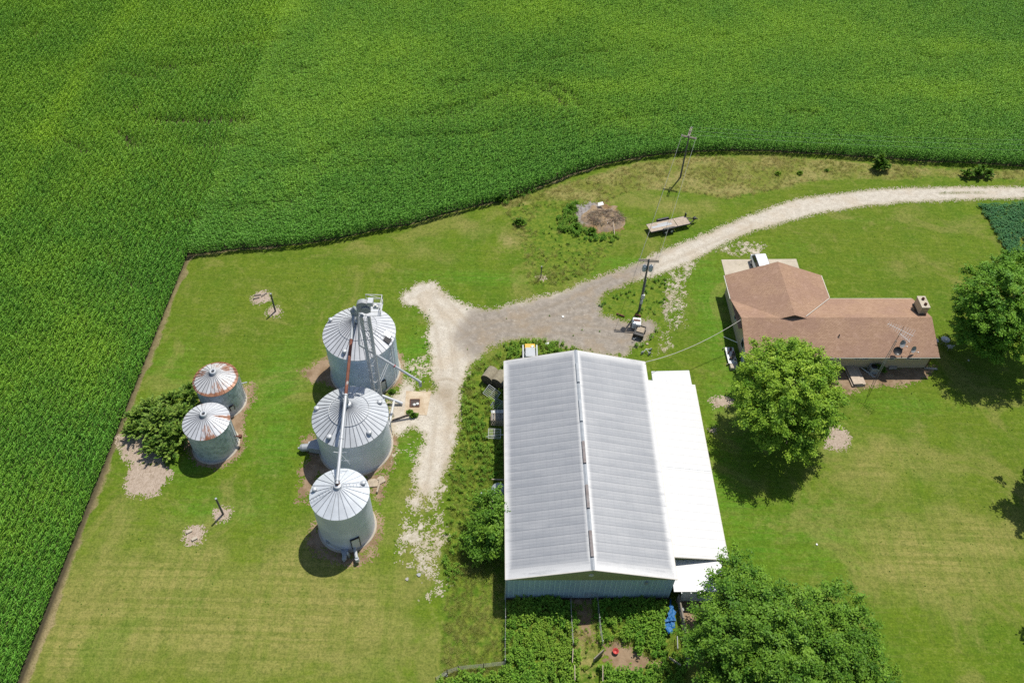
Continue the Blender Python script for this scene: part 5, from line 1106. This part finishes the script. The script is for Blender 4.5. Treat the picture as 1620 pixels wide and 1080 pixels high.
for k in range(480):
    a_ = random.uniform(0, 6.28); rr = math.sqrt(random.random()); x_, y_ = rr*2.5*math.cos(a_)+.2, rr*1.7*math.sin(a_)+.1; z_ = .5*(1-rr**1.6)+random.uniform(.03, .4); b_ = random.gauss(.2, .9); ln = random.uniform(.3, 1.3); t_ = random.gauss(0, .3)
    (mb if k % 2 else mb2).tube((x_-math.cos(b_)*ln/2, y_-math.sin(b_)*ln/2, z_-t_*ln/2+.05), (x_+math.cos(b_)*ln/2, y_+math.sin(b_)*ln/2, z_+t_*ln/2+.05), .02, .01, 4, False)
mb.build('dark_branches', MT['brush'], pile); mb2.build('pale_branches', MT['hay'], pile)
for px, py, s_, rz_, lab in ((950, 323.5, .8, .2, 'white board scrap at the top of the burn pile'), (960, 352, .45, 1., 'white plastic scrap lying in the middle of the brush')):
    mb = MB(); mb.slab([(-s_/2, -s_*.4, .05), (s_/2, -s_*.3, .12), (s_*.45, s_*.4, .2), (-s_*.4, s_*.35, .1)], .03); o = mb.build('scrap', MT['pvc'], loc=tuple(at(px, py, .45))); o.rotation_euler.z = rz_; tag(o, lab, 'scrap')
tag(MB().tube(tuple(at(969, 344, .5)), tuple(at(972.5, 373, .06)), .07, .06).build('pale_pole', MT['wood_pale']), 'pale bare pole sticking out of the burn pile', 'pole')
# ================================================================== YARD JUNK
def bale(px, py, lab, rz):
    o = thing('hay_bale', lab, 'hay bale', at(px, py), rz, 'round hay bales left of the barn'); mb = MB(); mb.tube((-.8, 0, .74), (.8, 0, .74), .74, .74, 28, False); mb.build('roll', MT['hay'], o)
    for s in (-1, 1):
        mb = MB(); n = 24
        for j in range(6): r0, r1 = .74*(1-j/6), .74*(1-(j+1)/6); x0, x1 = s*(.8+.02*(j % 2)), s*(.8+.02*((j+1) % 2)); mb.add([(x0, r0*math.cos(2*PI*k/n), .74+r0*math.sin(2*PI*k/n)) for k in range(n)]+[(x1, r1*math.cos(2*PI*k/n), .74+r1*math.sin(2*PI*k/n)) for k in range(n)], [(k, (k+1) % n, n+(k+1) % n, n+k) for k in range(n)])
        mb.build('end_face', MT['wood_dark'], o)
bale(775.5, 600.5, 'weathered round hay bale farther from the barn wall', R(62)); bale(791, 606, 'weathered round hay bale tight against the barn wall', R(62))
def crate(loc, rz, d, lab, m1, m2, name='wooden_crate'):
    o = thing(name, lab, 'crate', loc, rz); mb = MB(); n = 6
    for k in range(n):
        x_ = -d[0]/2+d[0]*(k+.5)/n; mb.box((x_, 0, d[2]-.02), (d[0]/n*.62, d[1], .04))
    mb.build('slatted_top', MT[m1], o); mb = MB()
    for s in (-1, 1):
        for k in range(3): mb.box((0, s*d[1]/2, d[2]*(.15+.33*k)), (d[0], .04, d[2]*.22)); mb.box((s*d[0]/2, 0, d[2]*(.15+.33*k)), (.04, d[1]-.1, d[2]*.22))
    mb.build('side_boards', MT[m2], o)
crate(bw(-8.25, 20.0), BARN[2], (1.5, 1.0, 1.0), 'pale wooden crate against the barn below the hay bales', 'wood_grey', 'wood_pale')
def gate(px, py, rz, lab, w_=1.7, h_=1.15, tilt=.9, m='galv'):
    o = thing('metal_gate', lab, 'gate', at(px, py, .25), rz, 'metal gate panels dumped by the barn'); mb = MB(); f = lambda x_, v_: (x_, v_*math.cos(tilt), .1+v_*math.sin(tilt))
    mb.path([f(-w_/2, 0), f(w_/2, 0), f(w_/2, h_), f(-w_/2, h_), f(-w_/2, 0)], .03); mb.build('frame', MT[m], o); mb = MB()
    for k in range(1, 6): mb.tube(f(-w_/2, h_*k/6), f(w_/2, h_*k/6), .022, n=5)
    mb.tube(f(0, 0), f(0, h_), .02); mb.build('bars', MT[m], o)
gate(773, 629, -.7, 'silver gate panel propped in the weeds below the bales', tilt=.5); gate(786, 649, -.5, 'dark gate panel lying just below the crate', tilt=.25, m='galv_dark'); gate(782, 694, 0., 'pale short gate panel standing halfway along the barn', 1.3, 1.0, .5, 'pvc')
tt = thing('water_tote', 'white rimmed water tote tub beside the barn wall', 'tote', at(788, 662), .1); mb = MB(); mb.box((0, 0, .4), (1.35, 1.0, .7), taper=1.1); mb.build('tub', MT['ceramic'], tt, .03); mb = MB()
for k in range(3): mb.box((-.45+.45*k, 0, .78), (.12, 1.1, .06))
mb.box((0, .52, .76), (1.5, .07, .08)); mb.box((0, -.52, .76), (1.5, .07, .08)); mb.build('rim_bars', MT['pvc'], tt)
tk = thing('metal_tank', 'dull grey round tank beside the timber stack at the barn', 'tank', bw(-8.2, 11.2)); mb = MB(); mb.lathe([(.75, 0), (.75, .8), (.68, .95), (.3, 1.02), (0, 1.03)], 24); mb.build('shell', MT['galv_dark'], tk); mb = MB(); mb.lathe([(.14, 1.0), (.14, 1.1), (0, 1.1)], 12); mb.build('filler_cap', MT['black'], tk)
tb = thing('timber_stack', 'stack of long grey timbers on the ground beside the barn', 'timber stack', bw(-8.45, 9.2), BARN[2])
for k in range(7): mb = MB(); mb.tube((-.5+.17*k+.05*random.random(), -1.3+.2*random.random(), .12+.12*(k % 3)), (-.35+.17*k, 1.4, .12+.12*(k % 3)), .085, .075, 8); mb.build('timber', MT['wood_grey'], tb)
tag(MB().tube(bw(-9.5, 17.6)+(.7,), bw(-7.6, 17.75)+(.9,), .04).build('rail', MT['galv_dark']), 'thin metal rail reaching from the weeds to the barn', 'rail'); tag(MB().tube(bw(-8.9, 12.6)+(.4,), bw(-7.7, 12.5)+(.5,), .06).build('plank', MT['wood_pale']), 'single pale plank lying above the grey tank', 'plank')
lc = at(838, 562.5); ld = thing('skid_loader', 'small yellow and grey skid loader behind the barn', 'skid loader', (lc[0], lc[1]-.75, 0), BARN[2])
mb = MB(); mb.box((0, 0, .75), (1.3, 2.2, .8)); mb.build('body', MT['grey_paint'], ld, .05); mb = MB(); mb.box((0, .85, 1.32), (1.15, .75, .5)); mb.build('engine_cover', MT['yellow'], ld, .06); mb = MB(); mb.box((0, -.35, 1.95), (1.05, 1.3, .08))
for sx in (-1, 1):
    for sy in (-.95, .25): mb.box((sx*.49, sy, 1.52), (.08, .08, .85))
mb.build('cab', MT['galv_dark'], ld); mb = MB(); mb.box((.28, .75, 1.62), (.3, .25, .1), rz=.5); mb.build('seat_pad', MT['pvc'], ld)
for s in (-1, 1):
    mb = MB(); mb.box((s*.78, -.1, 1.35), (.14, 2.3, .2), rx=.12); mb.build('lift_arm', MT['galv_dark'], ld)
    for yy in (-.65, .6): mb = MB(); mb.tube((s*.66, yy, .4), (s*.92, yy, .4), .4, .4, 18); wv = mb.build('wheel', MT['rubber'], ld); mb = MB(); mb.tube((s*.915, yy, .4), (s*.93, yy, .4), .2, .2, 12); mb.build('rim', MT['yellow'], wv)
mb = MB(); mb.extr([(-1.2, .15), (-1.75, .15), (-1.7, .25), (-1.3, .3), (-1.25, .8), (-1.15, .8)], 'x', -.85, .85); mb.build('bucket', MT['rust'], ld)
# white cart and black wagon by the pole
wc = at(1006, 516); ca = thing('white_cart', 'boxy white cart with a rust red slot near the transformer pole', 'cart', wc, -.1); mb = MB(); mb.box((0, 0, .55), (1.05, 1.2, .75), taper=.94); mb.build('box', MT['white_paint'], ca, .05); mb = MB(); mb.box((.02, .1, .935), (.8, .28, .02)); mb.build('slot', MT['rust'], ca)
for sx in (-1, 1): mb = MB(); mb.tube((sx*.5, -.2, .2), (sx*.6, -.2, .2), .2, .2, 14); mb.build('wheel', MT['rubber'], ca)
mb = MB(); mb.tube((-.3, .65, .75), (-.3, .95, .95), .025); mb.tube((.3, .65, .75), (.3, .95, .95), .025); mb.tube((-.3, .95, .95), (.3, .95, .95), .025); mb.build('handle', MT['rust'], ca)
wg = at(1011, 529); wa = thing('garden_wagon', 'black tipping garden wagon carrying tan soil beside the white cart', 'wagon', wg, -.35); mb = MB()
mb.box((0, 0, .42), (1.05, 1.5, .06)); [mb.box((sx*.55, 0, .58), (.05, 1.5, .34)) for sx in (-1, 1)]; [mb.box((0, sy*.77, .58), (1.05, .05, .34)) for sy in (-1, 1)]; mb.build('tub', MT['black'], wa); mb = MB(); mb.box((.05, .3, .52), (.9, .8, .16), rx=.1); mb.build('soil_load', MT['rubble'], wa, .03)
for sx in (-1, 1):
    for sy in (-.5, .5): mb = MB(); mb.tube((sx*.5, sy, .2), (sx*.62, sy, .2), .2, .2, 14); mb.build('wheel', MT['rubber'], wa)
mb = MB(); mb.tube((0, -.75, .3), (-.35, -1.3, .45), .025); mb.tube((-.45, -1.25, .45), (-.25, -1.35, .45), .03); mb.build('handle', MT['galv_dark'], wa)
bk = thing('tricycle', 'small toppled tricycle with white frame in the grass behind the barn', 'tricycle', at(1022, 557), .6); mb = MB(); mb.path([(-.5, 0, .25), (0, .1, .5), (.5, -.1, .3)], .035); mb.path([(0, .1, .5), (.05, -.45, .3)], .035); mb.build('frame', MT['pvc'], bk)
for x_, y_ in ((-.55, .05), (.55, -.1), (.08, -.5)): mb = MB(); mb.tube((x_, y_-.04, .22), (x_, y_+.04, .22), .22, .22, 16); mb.build('wheel', MT['dish'], bk)
for px, py, s_, m, lab in ((890.5, 501, .35, 'pvc', 'white rag lying in the middle of the grey gravel'), (1024, 544, .35, 'rubble', 'pale stone in the grass by the toppled tricycle'), (644, 916, .4, 'concrete_grey', 'lower pale stone on the lawn by gravel scraps'), (663, 909, .45, 'dish', 'upper grey stone on the lawn by gravel scraps'), (866, 544, .5, 'galv', 'silver sheet scrap in the weeds behind the barn'), (706, 1067, .4, 'dish', 'grey stone by the lower wire fence'), (1292, 861, .25, 'pvc', 'white speck of litter alone on the right lawn'), (1532, 570, .25, 'pvc', 'white scrap in the shade of the right tree')):
    mb = MB(); k7 = [(.5*math.cos(a_)*random.uniform(.7, 1.2)*s_, .5*math.sin(a_)*random.uniform(.7, 1.2)*s_) for a_ in np.linspace(0, 2*PI, 8)[:-1]]; mb.prism(k7, -.02, .12*s_+.05); tag(mb.build('stone' if 'stone' in lab else 'scrap', MT[m], bevel=.02, loc=tuple(at(px, py))), lab, 'stone' if 'stone' in lab else 'scrap')
tag(MB().tube(tuple(at(975.5, 496, .12)), tuple(at(988, 500.5, .12)), .12, .09).build('brown_log', MT['rust']), 'rusty brown log in the gravel left of the pole', 'log'); tag(MB().tube(tuple(at(1005, 496.5, .12)), tuple(at(1014, 500, .12)), .14, .1).build('brown_log', MT['rust']), 'rusty brown log just above the white cart', 'log')
# ================================================================== PEN FENCES, TARP, BOARDS
def fence(pts, h, lab, rails=3, r=.02, mat='galv_dark', pr=.05, step=2.6, pm='wood_dark'):
    P = [at(*p) for p in pts]; o = thing('wire_fence', lab, 'fence', P[0]); mb = MB()
    for a_, b_ in zip(P[:-1], P[1:]):
        for k in range(rails): z_ = h*(k+1)/rails-.05; mb.tube(tuple(a_-P[0]+np.array([0, 0, z_])), tuple(b_-P[0]+np.array([0, 0, z_])), r, n=5)
    mb.build('wires', MT[mat], o)
    for a_, b_ in zip(P[:-1], P[1:]):
        L_ = np.linalg.norm(b_-a_); n_ = max(1, round(L_/step))
        for k in range(n_+(b_ is P[-1])): q = a_+(b_-a_)*k/n_-P[0]; mb = MB(); mb.tube((q[0], q[1], 0), (q[0], q[1], h+.12), pr, pr*.9, 8); mb.build('post', MT[pm], o)
fence([(799.5, 951), (799.5, 985), (799, 1020), (799, 1052)], 1.25, 'wire fence running down from the left barn corner', 4, .016, 'wire', .04, 1.9, 'galv_dark')
fence([(902, 952), (903, 985), (906, 1025)], 1.2, 'wire fence beside the trodden path below the barn', 3, .016, 'wire', .045, 2.4, 'wood_dark'); fence([(944, 952), (947, 985), (952, 1022)], 1.2, 'wire fence on the right side of the trodden path', 3, .016, 'wire', .04, 2.6, 'galv_dark')
fence([(799, 1052), (765, 1056), (726, 1060), (708, 1066), (690, 1078)], 1.0, 'sagging pale mesh fence across the lower left grass', 5, .012, 'wire', .04, 2.3, 'wood_dark')
fence([(1071, 950), (1078, 985), (1084, 1020), (1087, 1052)], 1.15, 'heavy dark plank fence right of the blue tarp', 3, .085, 'wood_grey', .10, 1.8, 'wood_grey')
for (a_, b_, z_, w_, lab, m) in (((906.5, 1026), (905.5, 1048), .9, .16, 'upper pale fence board along the left path edge', 'wood_pale'), ((909, 1052), (909.5, 1076), .9, .16, 'lower pale fence board along the left path edge', 'wood_pale'), ((953.5, 1052), (953.5, 1078), .9, .16, 'pale fence board at the right path edge', 'wood_pale'), ((939, 1044), (955, 1029), .6, .35, 'wide slanting board propped beside the brown earth', 'wood_grey'), ((974, 1060), (996, 1066), .2, .12, 'thin pale board lying below the brown earth', 'pvc'), ((1058, 1039), (1077, 1052), .5, .2, 'pale board lying in the weeds below the tarp', 'wood_pale'), ((1071, 1003), (1072, 1026), .6, .12, 'narrow blue grey board beside the plank fence', 'dish')):
    A, B = at(*a_, z_), at(*b_, z_); ang = math.atan2(B[1]-A[1], B[0]-A[0]); mb = MB(); mb.box((0, 0, 0), (np.linalg.norm(B-A), .06, max(.3, w_*1.6)) if w_ < .3 else (np.linalg.norm(B-A), .08, .8), rz=ang, rx=0); o = mb.build('board', MT[m], bevel=.008, loc=tuple((A+B)/2)); tag(o, lab, 'board')
def tarp(pts, z_, lab):
    P = poly(pts, z_); c_ = P.mean(0); vs = []; fs = []; n = 14; a_, b_ = P.min(0), P.max(0)
    X, Y = np.meshgrid(np.linspace(a_[0]-.3, b_[0]+.3, 36), np.linspace(a_[1]-.3, b_[1]+.3, 56)); s_ = sdf(P, X.ravel(), Y.ravel())+.12+.8*(fbm(X.ravel()*2.2, Y.ravel()*2.2, 4)-.5); I_ = np.arange(X.size).reshape(X.shape)
    f_ = np.stack([I_[:-1, :-1], I_[:-1, 1:], I_[1:, 1:], I_[1:, :-1]], -1).reshape(-1, 4); f_ = f_[(s_[f_] > 0).all(1)]; Z = z_+.7*fbm(X.ravel()*2.1, Y.ravel()*1.7, 6)-.3
    o = mesh_np('tarp', np.stack([X.ravel()-c_[0], Y.ravel()-c_[1], Z], -1), f_, MT['blue_tarp'], smooth=True); o.location = (*c_, 0)
    md = o.modifiers.new('thickness', 'SOLIDIFY'); md.thickness = .02; return tag(o, lab, 'tarp')
tarp([(1061, 956), (1066, 968), (1067, 979), (1057, 979), (1058, 970)], .75, 'upper crumpled blue tarp between the weeds and plank fence'); tarp([(1057, 982), (1065, 981), (1067, 992), (1061, 1004), (1057, 997), (1056, 988)], .6, 'lower crumpled blue tarp beside the plank fence')
tag(MB().tube(tuple(at(1061, 948, .1)), tuple(at(1060.5, 957, .9)), .1, .06).build('tarp_roll', MT['blue_tarp']), 'rolled blue tarp end against the barn corner', 'tarp')
bkt = thing('red_bucket', 'bright red plastic feed pan on the brown pen earth', 'bucket', at(973.5, 1031)); mb = MB(); mb.lathe([(0, .03), (.2, .03), (.27, .3), (.25, .3), (.19, .07), (0, .07)], 20); mb.build('pan', MT['red'], bkt); mb = MB(); mb.lathe([(.27, .28), (.29, .3), (.27, .32), (.25, .3)], 20); mb.build('rim', MT['red'], bkt)
bkt = thing('blue_drum', 'small bright blue drum behind the plank fence', 'drum', at(1077, 966)); mb = MB(); mb.lathe([(0, 0), (.22, 0), (.22, .5), (0, .52)], 16); mb.build('shell', MT['blue_tarp'], bkt); mb = MB(); mb.lathe([(.23, .48), (.23, .53), (0, .54)], 16); mb.build('lid', MT['pvc'], bkt)
# ================================================================== TREES
def treemat(name, dark, light, leaf_yellow, trans=.2): return leafmat(name, dark, light, leaf_yellow, .55, trans, 'GEOMETRY')  # third colour is a yellower green, mixed in by random spray tint
MT['maple'] = treemat('maple_leaf', (.075, .185, .012), (.225, .405, .026), (.37, .52, .045))
MT['ash'+'_tree'] = treemat('broad_leaf', (.042, .125, .010), (.125, .275, .022), (.215, .37, .034))
MT['willow'] = treemat('bush_leaf', (.06, .16, .018), (.21, .37, .046), (.38, .50, .09))
MT['dark_tree'] = treemat('deep_green_leaf', (.048, .150, .010), (.145, .325, .022), (.23, .41, .035))
def crown_mesh(name, lobes, nleaf, size, mat, parent, sub=.56, asp=.6, seed=1, droop=.0, up=.8, per=72):
    """lobes: (x, y, z, rx, rz); leaves sit on small sprays spread over each lobe's upper shell"""
    g = np.random.default_rng(seed); V = []; T = []; LV = []; L = np.array(lobes)
    wts = (L[:, 3]**2); wts = wts/wts.sum(); mid_ = L[:, :3].mean(0)
    for (lx, ly, lz, rx, rz), wt in zip(lobes, wts):
        m = int(nleaf*wt); ns = max(6, int(m/per))
        d = g.normal(size=(ns, 3)); d /= np.linalg.norm(d, axis=1)[:, None]; d[:, 2] = np.where(d[:, 2] < -.25, -d[:, 2]*.6, d[:, 2]); rr = g.uniform(.62, 1.28, ns)
        sp = np.array([lx, ly, lz])+d*rr[:, None]*np.array([rx, rx, rz]); stint = g.normal(0, .26, ns)
        k = g.integers(0, ns, m); sd = d[k]
        h = g.normal(size=(m, 3))*np.array([1, 1, .6])*sub*.36
        out = sd*np.array([1, 1, .6]); off = out*g.uniform(-.8, .7, m)[:, None]*sub
        P = sp[k]+h+off; P[:, 2] -= droop*(h[:, 0]**2+h[:, 1]**2)
        N = out*.55+np.array([0, 0, up])+g.normal(0, .42, (m, 3)); N /= np.linalg.norm(N, axis=1)[:, None]
        A = out+g.normal(0, .5, (m, 3)); A -= N*(A*N).sum(1)[:, None]; A /= np.linalg.norm(A, axis=1)[:, None]; B = np.cross(N, A)
        s = size*g.uniform(.65, 1.3, m)[:, None]
        q = np.stack([P-A*s*.5, P+B*s*asp*.5-N*s*.10, P+A*s*.5-N*s*.12, P-B*s*asp*.5-N*s*.10], 1)
        V.append(q.reshape(-1, 3)); hf = np.clip((P[:, 2]-lz)/rz*.5+.5, 0, 1)
        T.append(np.clip(.28+stint[k]+g.normal(0, .12, m), 0, 1)); LV.append(np.clip(.5+g.normal(0, .2, m)+.25*stint[k], 0, 1))
    V = np.vstack(V); F_ = np.arange(len(V)).reshape(-1, 4)
    return mesh_np(name, V, F_, mat, parent=parent, face_attrs=dict(tint=np.concatenate(T), leaf=np.concatenate(LV)))
def trunk(lobes, r, parent, fork=.35, seed=0):
    g = random.Random(seed); mb = MB(); zt = min(l[2] for l in lobes)*fork+.4; mb.tube((0, 0, -.05), (0, 0, .35), r*1.45, r*1.05, 12, False); mb.tube((0, 0, .35), (.05, .03, zt), r*1.05, r*.8, 12, False)
    for l in lobes:
        b_ = Vector((l[0], l[1], l[2]+l[4]*.2)); m_ = Vector((b_.x*.45+g.gauss(0, .15), b_.y*.45+g.gauss(0, .15), zt+(b_.z-zt)*.5)); rr = r*.42*min(1.2, l[3]/2)
        mb.tube((.05, .03, zt-.1), m_, r*.55, rr, 8, False); mb.tube(m_, b_, rr, rr*.35, 7, False)
        for k in range(3): e_ = b_+Vector((g.uniform(-.7, .7)*l[3], g.uniform(-.7, .7)*l[3], g.uniform(0, .45)*l[4])); mb.tube(m_.lerp(b_, .6), e_, rr*.4, .02, 5, False)
    return mb.build('trunk', MT['bark'], parent)
def lobes_from(base, spec):
    """spec: (px, py, z, radius m, height radius m) -> lobes in local metres"""
    return [(*(at(px, py, z)-np.array([base[0], base[1], 0]))[:2], z, r, rz) for px, py, z, r, rz in spec]
def tree(name, label, base, spec, nleaf, size, mat, r=.3, seed=1, group=None, cat='tree', local=False, **k):
    o = thing(name, label, cat, (base[0], base[1], 0), 0, group); lb = lobes_from(base, spec) if not local else spec
    trunk(lb, r, o, seed=seed); crown_mesh('crown', lb, nleaf, size, MT[mat], o, seed=seed, **k); return o
T1 = at(1247, 693)
tree('maple_tree', 'bright yellow green maple between the house and white lean-to', T1, [(1250, 612, 9.0, 2.7, 2.2), (1215, 585, 7.9, 2.3, 1.8), (1282, 582, 7.8, 2.3, 1.8), (1245, 570, 7.6, 2.2, 1.7), (1302, 612, 6.6, 1.9, 1.6), (1304, 646, 5.6, 1.7, 1.4), (1282, 650, 6.8, 2.2, 1.7), (1200, 622, 6.6, 2.1, 1.7), (1188, 600, 5.6, 1.7, 1.4), (1192, 660, 5.2, 1.8, 1.5), (1222, 655, 7.2, 2.1, 1.7), (1218, 688, 4.8, 1.8, 1.4), (1250, 690, 5.2, 1.9, 1.5), (1268, 705, 4.2, 1.5, 1.2), (1296, 668, 5, 1.6, 1.2), (1215, 560, 6, 1.6, 1.2), (1265, 560, 6.2, 1.6, 1.2), (1182, 635, 4.8, 1.3, 1.1), (1314, 632, 5.2, 1.1, 1.0)], 62000, .235, 'maple', .32, 11)
T2 = at(1592, 536)
tree('shade_tree', 'large deep green shade tree at the right end of the house', T2, [(1590, 462, 9.2, 3.0, 2.2), (1555, 455, 7.6, 2.4, 1.9), (1548, 492, 6.4, 2.2, 1.8), (1575, 505, 7.2, 2.4, 1.9), (1612, 440, 7.8, 2.6, 2.), (1640, 470, 8.4, 2.8, 2.1), (1625, 515, 6.8, 2.6, 2), (1545, 530, 4.2, 1.9, 1.4), (1530, 478, 5.2, 1.6, 1.3), (1528, 505, 4.4, 1.6, 1.2), (1600, 545, 4.8, 2.1, 1.5), (1660, 510, 6.5, 2.6, 2), (1580, 430, 6.6, 2.0, 1.5), (1610, 418, 6.2, 1.8, 1.4), (1560, 555, 3.6, 1.6, 1.2)], 62000, .255, 'dark_tree', .38, 12)
T3 = at(1245, 1045)
tree('spreading_tree', 'broad many lobed green tree covering the lower right by the annex', T3, [(1165, 908, 5.0, 1.9, 1.6), (1142, 935, 4.6, 1.5, 1.3), (1190, 935, 5.8, 2.0, 1.6), (1165, 965, 6.6, 2.2, 1.7), (1210, 965, 7.6, 2.3, 1.8), (1130, 990, 5.6, 2.0, 1.6), (1105, 1010, 4.6, 1.5, 1.3), (1160, 1010, 7.2, 2.3, 1.8), (1215, 1015, 8.6, 2.5, 1.9), (1255, 975, 7.6, 2.1, 1.7), (1270, 1020, 8.2, 2.4, 1.8), (1300, 965, 5.8, 1.9, 1.5), (1335, 955, 4.8, 1.6, 1.3), (1355, 990, 4.8, 1.7, 1.4), (1322, 1010, 6.8, 2.2, 1.7), (1120, 1045, 5.4, 1.8, 1.4), (1170, 1058, 6.8, 2.3, 1.8), (1235, 1062, 8.0, 2.6, 1.9), (1300, 1058, 7.2, 2.3, 1.8), (1350, 1045, 5.4, 1.9, 1.5), (1382, 1065, 4.2, 1.6, 1.3), (1375, 1020, 3.8, 1.2, 1.0), (1140, 1100, 5, 2.2, 1.7), (1210, 1110, 6.5, 2.4, 1.8), (1290, 1105, 6, 2.4, 1.8), (1360, 1100, 4.6, 2, 1.5)], 100000, .215, 'ash_tree', .4, 13)
T4 = at(1650, 790)+np.array([2.6, 1.6, 0])
GL = [(0, 0, 8.2, 2.4, 2.), (2, 1, 6.8, 2.1, 1.7), (-2.1, .8, 6.6, 2.1, 1.7), (.6, -2, 6.2, 2, 1.6), (-1.6, -1.5, 5.6, 1.9, 1.5), (.4, 2.2, 6.4, 2, 1.6), (-2.6, -.4, 5., 1.5, 1.2)]
tree('shade_tree', 'tree just outside the right edge casting a round shadow on the lawn', T4, [tuple(1.25*q for q in l_) for l_ in GL], 17000, .34, 'dark_tree', .3, 14, local=True)
T5 = at(1655, 1030)+np.array([4.6, 2.6, 0])
tree('shade_tree', 'tree beyond the lower right corner casting shade on the lawn', T5, GL, 12000, .34, 'dark_tree', .3, 15, local=True)
# spiky bush beside the old bins: long leafy shoots fanning out of one root
B1 = at(251, 690); BS = []
o = thing('spreading_bush', 'large feathery grey green bush beside the two old bins', 'bush', (B1[0], B1[1], 0))
def multi_bush(o, base, centres, mat, seed, leaf=.24):
    g = np.random.default_rng(seed); V = []; T = []; LV = []; mb = MB()
    for px, py, z, ln, n in centres:
        c_ = at(px, py, z)-np.array([base[0], base[1], 0]); mb.tube((0, 0, 0), tuple(c_-np.array([0, 0, ln*.6])), .07, .04, 5, False)
        for k in range(n):
            az = g.uniform(0, 2*PI); el = R(g.uniform(8, 88)); L_ = ln*g.uniform(.7, 1.15); dv = np.array([math.cos(az)*math.cos(el), math.sin(az)*math.cos(el), math.sin(el)*.9]); p = c_-np.array([0, 0, ln*.5]); sd = np.array([-math.sin(az), math.cos(az), 0]); st = g.normal(0, .17); nl = 46
            mb.tube(tuple(p), tuple(p+dv*L_*.85), .022, .006, 4, False); u = g.uniform(.25, 1.05, nl); P = p+dv*L_*u[:, None]; P[:, 2] -= .1*L_*u**2
            side = g.choice([-1, 1], nl); P += sd*(side*g.uniform(.05, 1, nl)*(1.15-u)*.30)[:, None]+g.normal(0, .03, (nl, 3))
            A = dv+sd*(side*.7)[:, None]+g.normal(0, .2, (nl, 3)); A /= np.linalg.norm(A, axis=1)[:, None]; N = np.array([0, 0, 1.])+g.normal(0, .4, (nl, 3)); N -= A*(A*N).sum(1)[:, None]; N /= np.linalg.norm(N, axis=1)[:, None]; B = np.cross(N, A); s = leaf*g.uniform(.7, 1.3, nl)[:, None]
            V.append(np.stack([P-A*s*.5, P+B*s*.2, P+A*s*.5-N*s*.1, P-B*s*.2], 1).reshape(-1, 3)); T.append(np.clip(.3+st+g.normal(0, .14, nl), 0, 1)); LV.append(np.clip(.45+st+g.normal(0, .15, nl), 0, 1))
    mb.build('stems', MT['bark'], o); V = np.vstack(V); mesh_np('foliage', V, np.arange(len(V)).reshape(-1, 4), MT[mat], parent=o, face_attrs=dict(tint=np.concatenate(T), leaf=np.concatenate(LV)))
multi_bush(o, B1, [(268, 628, 2.2, 1.6, 60), (235, 640, 2.2, 1.6, 60), (295, 625, 2.0, 1.4, 40), (214, 655, 1.8, 1.4, 50), (250, 655, 2.8, 1.7, 70), (285, 650, 2.4, 1.5, 50), (208, 675, 1.5, 1.3, 40), (235, 675, 2.2, 1.5, 60), (262, 685, 2.2, 1.6, 70), (285, 680, 1.8, 1.4, 50), (240, 702, 1.5, 1.4, 60), (265, 708, 1.3, 1.3, 55), (300, 612, 1.6, 1.2, 30)], 'willow', 21)
sh = at(1396, 266); o = thing('roadside_shrub', 'upright dark green shrub at the corn edge by the drive', 'shrub', (sh[0], sh[1], 0)); multi_bush(o, sh, [(1396, 256, 1.4, 1.3, 34), (1390, 262, .9, .9, 16), (1402, 260, 1.0, .9, 18), (1396, 246, 2.2, 1.0, 26)], 'ash_tree', 22, .26)
sh = at(1548, 277); o = thing('roadside_shrub', 'low wide shrub in the roadside ditch near the right edge', 'shrub', (sh[0], sh[1], 0)); multi_bush(o, sh, [(1548, 270, 1.1, 1.1, 34), (1532, 272, .9, 1.0, 26), (1565, 271, .9, 1.0, 26), (1555, 264, 1.2, .9, 18)], 'ash_tree', 23, .26)
T6 = at(772, 850)
tree('young_tree', 'young leafy tree crowding the left wall of the barn', T6, [(775, 800, 3.6, 1.5, 1.2), (788, 815, 3.4, 1.1, 1.), (760, 820, 2.8, 1.3, 1.1), (778, 832, 3.2, 1.4, 1.1), (752, 842, 1.9, 1.1, .9), (775, 858, 2.2, 1.2, 1.), (786, 868, 1.9, .9, .8), (760, 868, 1.6, 1.1, .9), (790, 845, 2.8, 1.0, .9)], 15000, .22, 'ash_tree', .14, 16)
hb = at(1392.5, 588.5); o = thing('wall_shrub', 'small green shrub at the front house wall beside the air conditioner', 'shrub', (hb[0], hb[1], 0)); multi_bush(o, hb, [(1392, 580, .9, .6, 20), (1397, 583, .7, .5, 14)], 'ash_tree', 24, .16)
for px, py, lab, s_ in ((1231, 275, 'light green weedy shrub on the roadside bank', .55), (1266, 274, 'darker small shrub right of the light green one', .5), (1308, 270, 'tiny shrub left of the upright roadside shrub', .35), (912, 358, 'green shrub at the left foot of the burn pile', .9), (936, 366, 'round green shrub at the lower side of the burn pile', .9), (905, 330, 'green shrub at the upper left of the burn pile', 1.0), (790, 316, 'dark green shrub at the corn corner by the mown edge', 1.0), (822, 352, 'grey green shrub at the edge of the mown lawn', 1.1), (648, 652, 'small plant beside the grain pit slab', .45), (655, 657, 'dark low plant at the lower edge of the pit slab', .6), (620, 619, 'small plant between the first bin and the pit slab', .5)):
    b_ = at(px, py); o = thing('small_shrub', lab, 'shrub', (b_[0], b_[1], 0), 0); multi_bush(o, b_, [(px, py-3*s_, .6*s_, .75*s_, 26), (px+4*s_, py-1, .4*s_, .55*s_, 12), (px-4*s_, py-1, .4*s_, .55*s_, 12)], 'maple' if 'light green' in lab else 'ash_tree', int(px), .2*max(.7, s_))
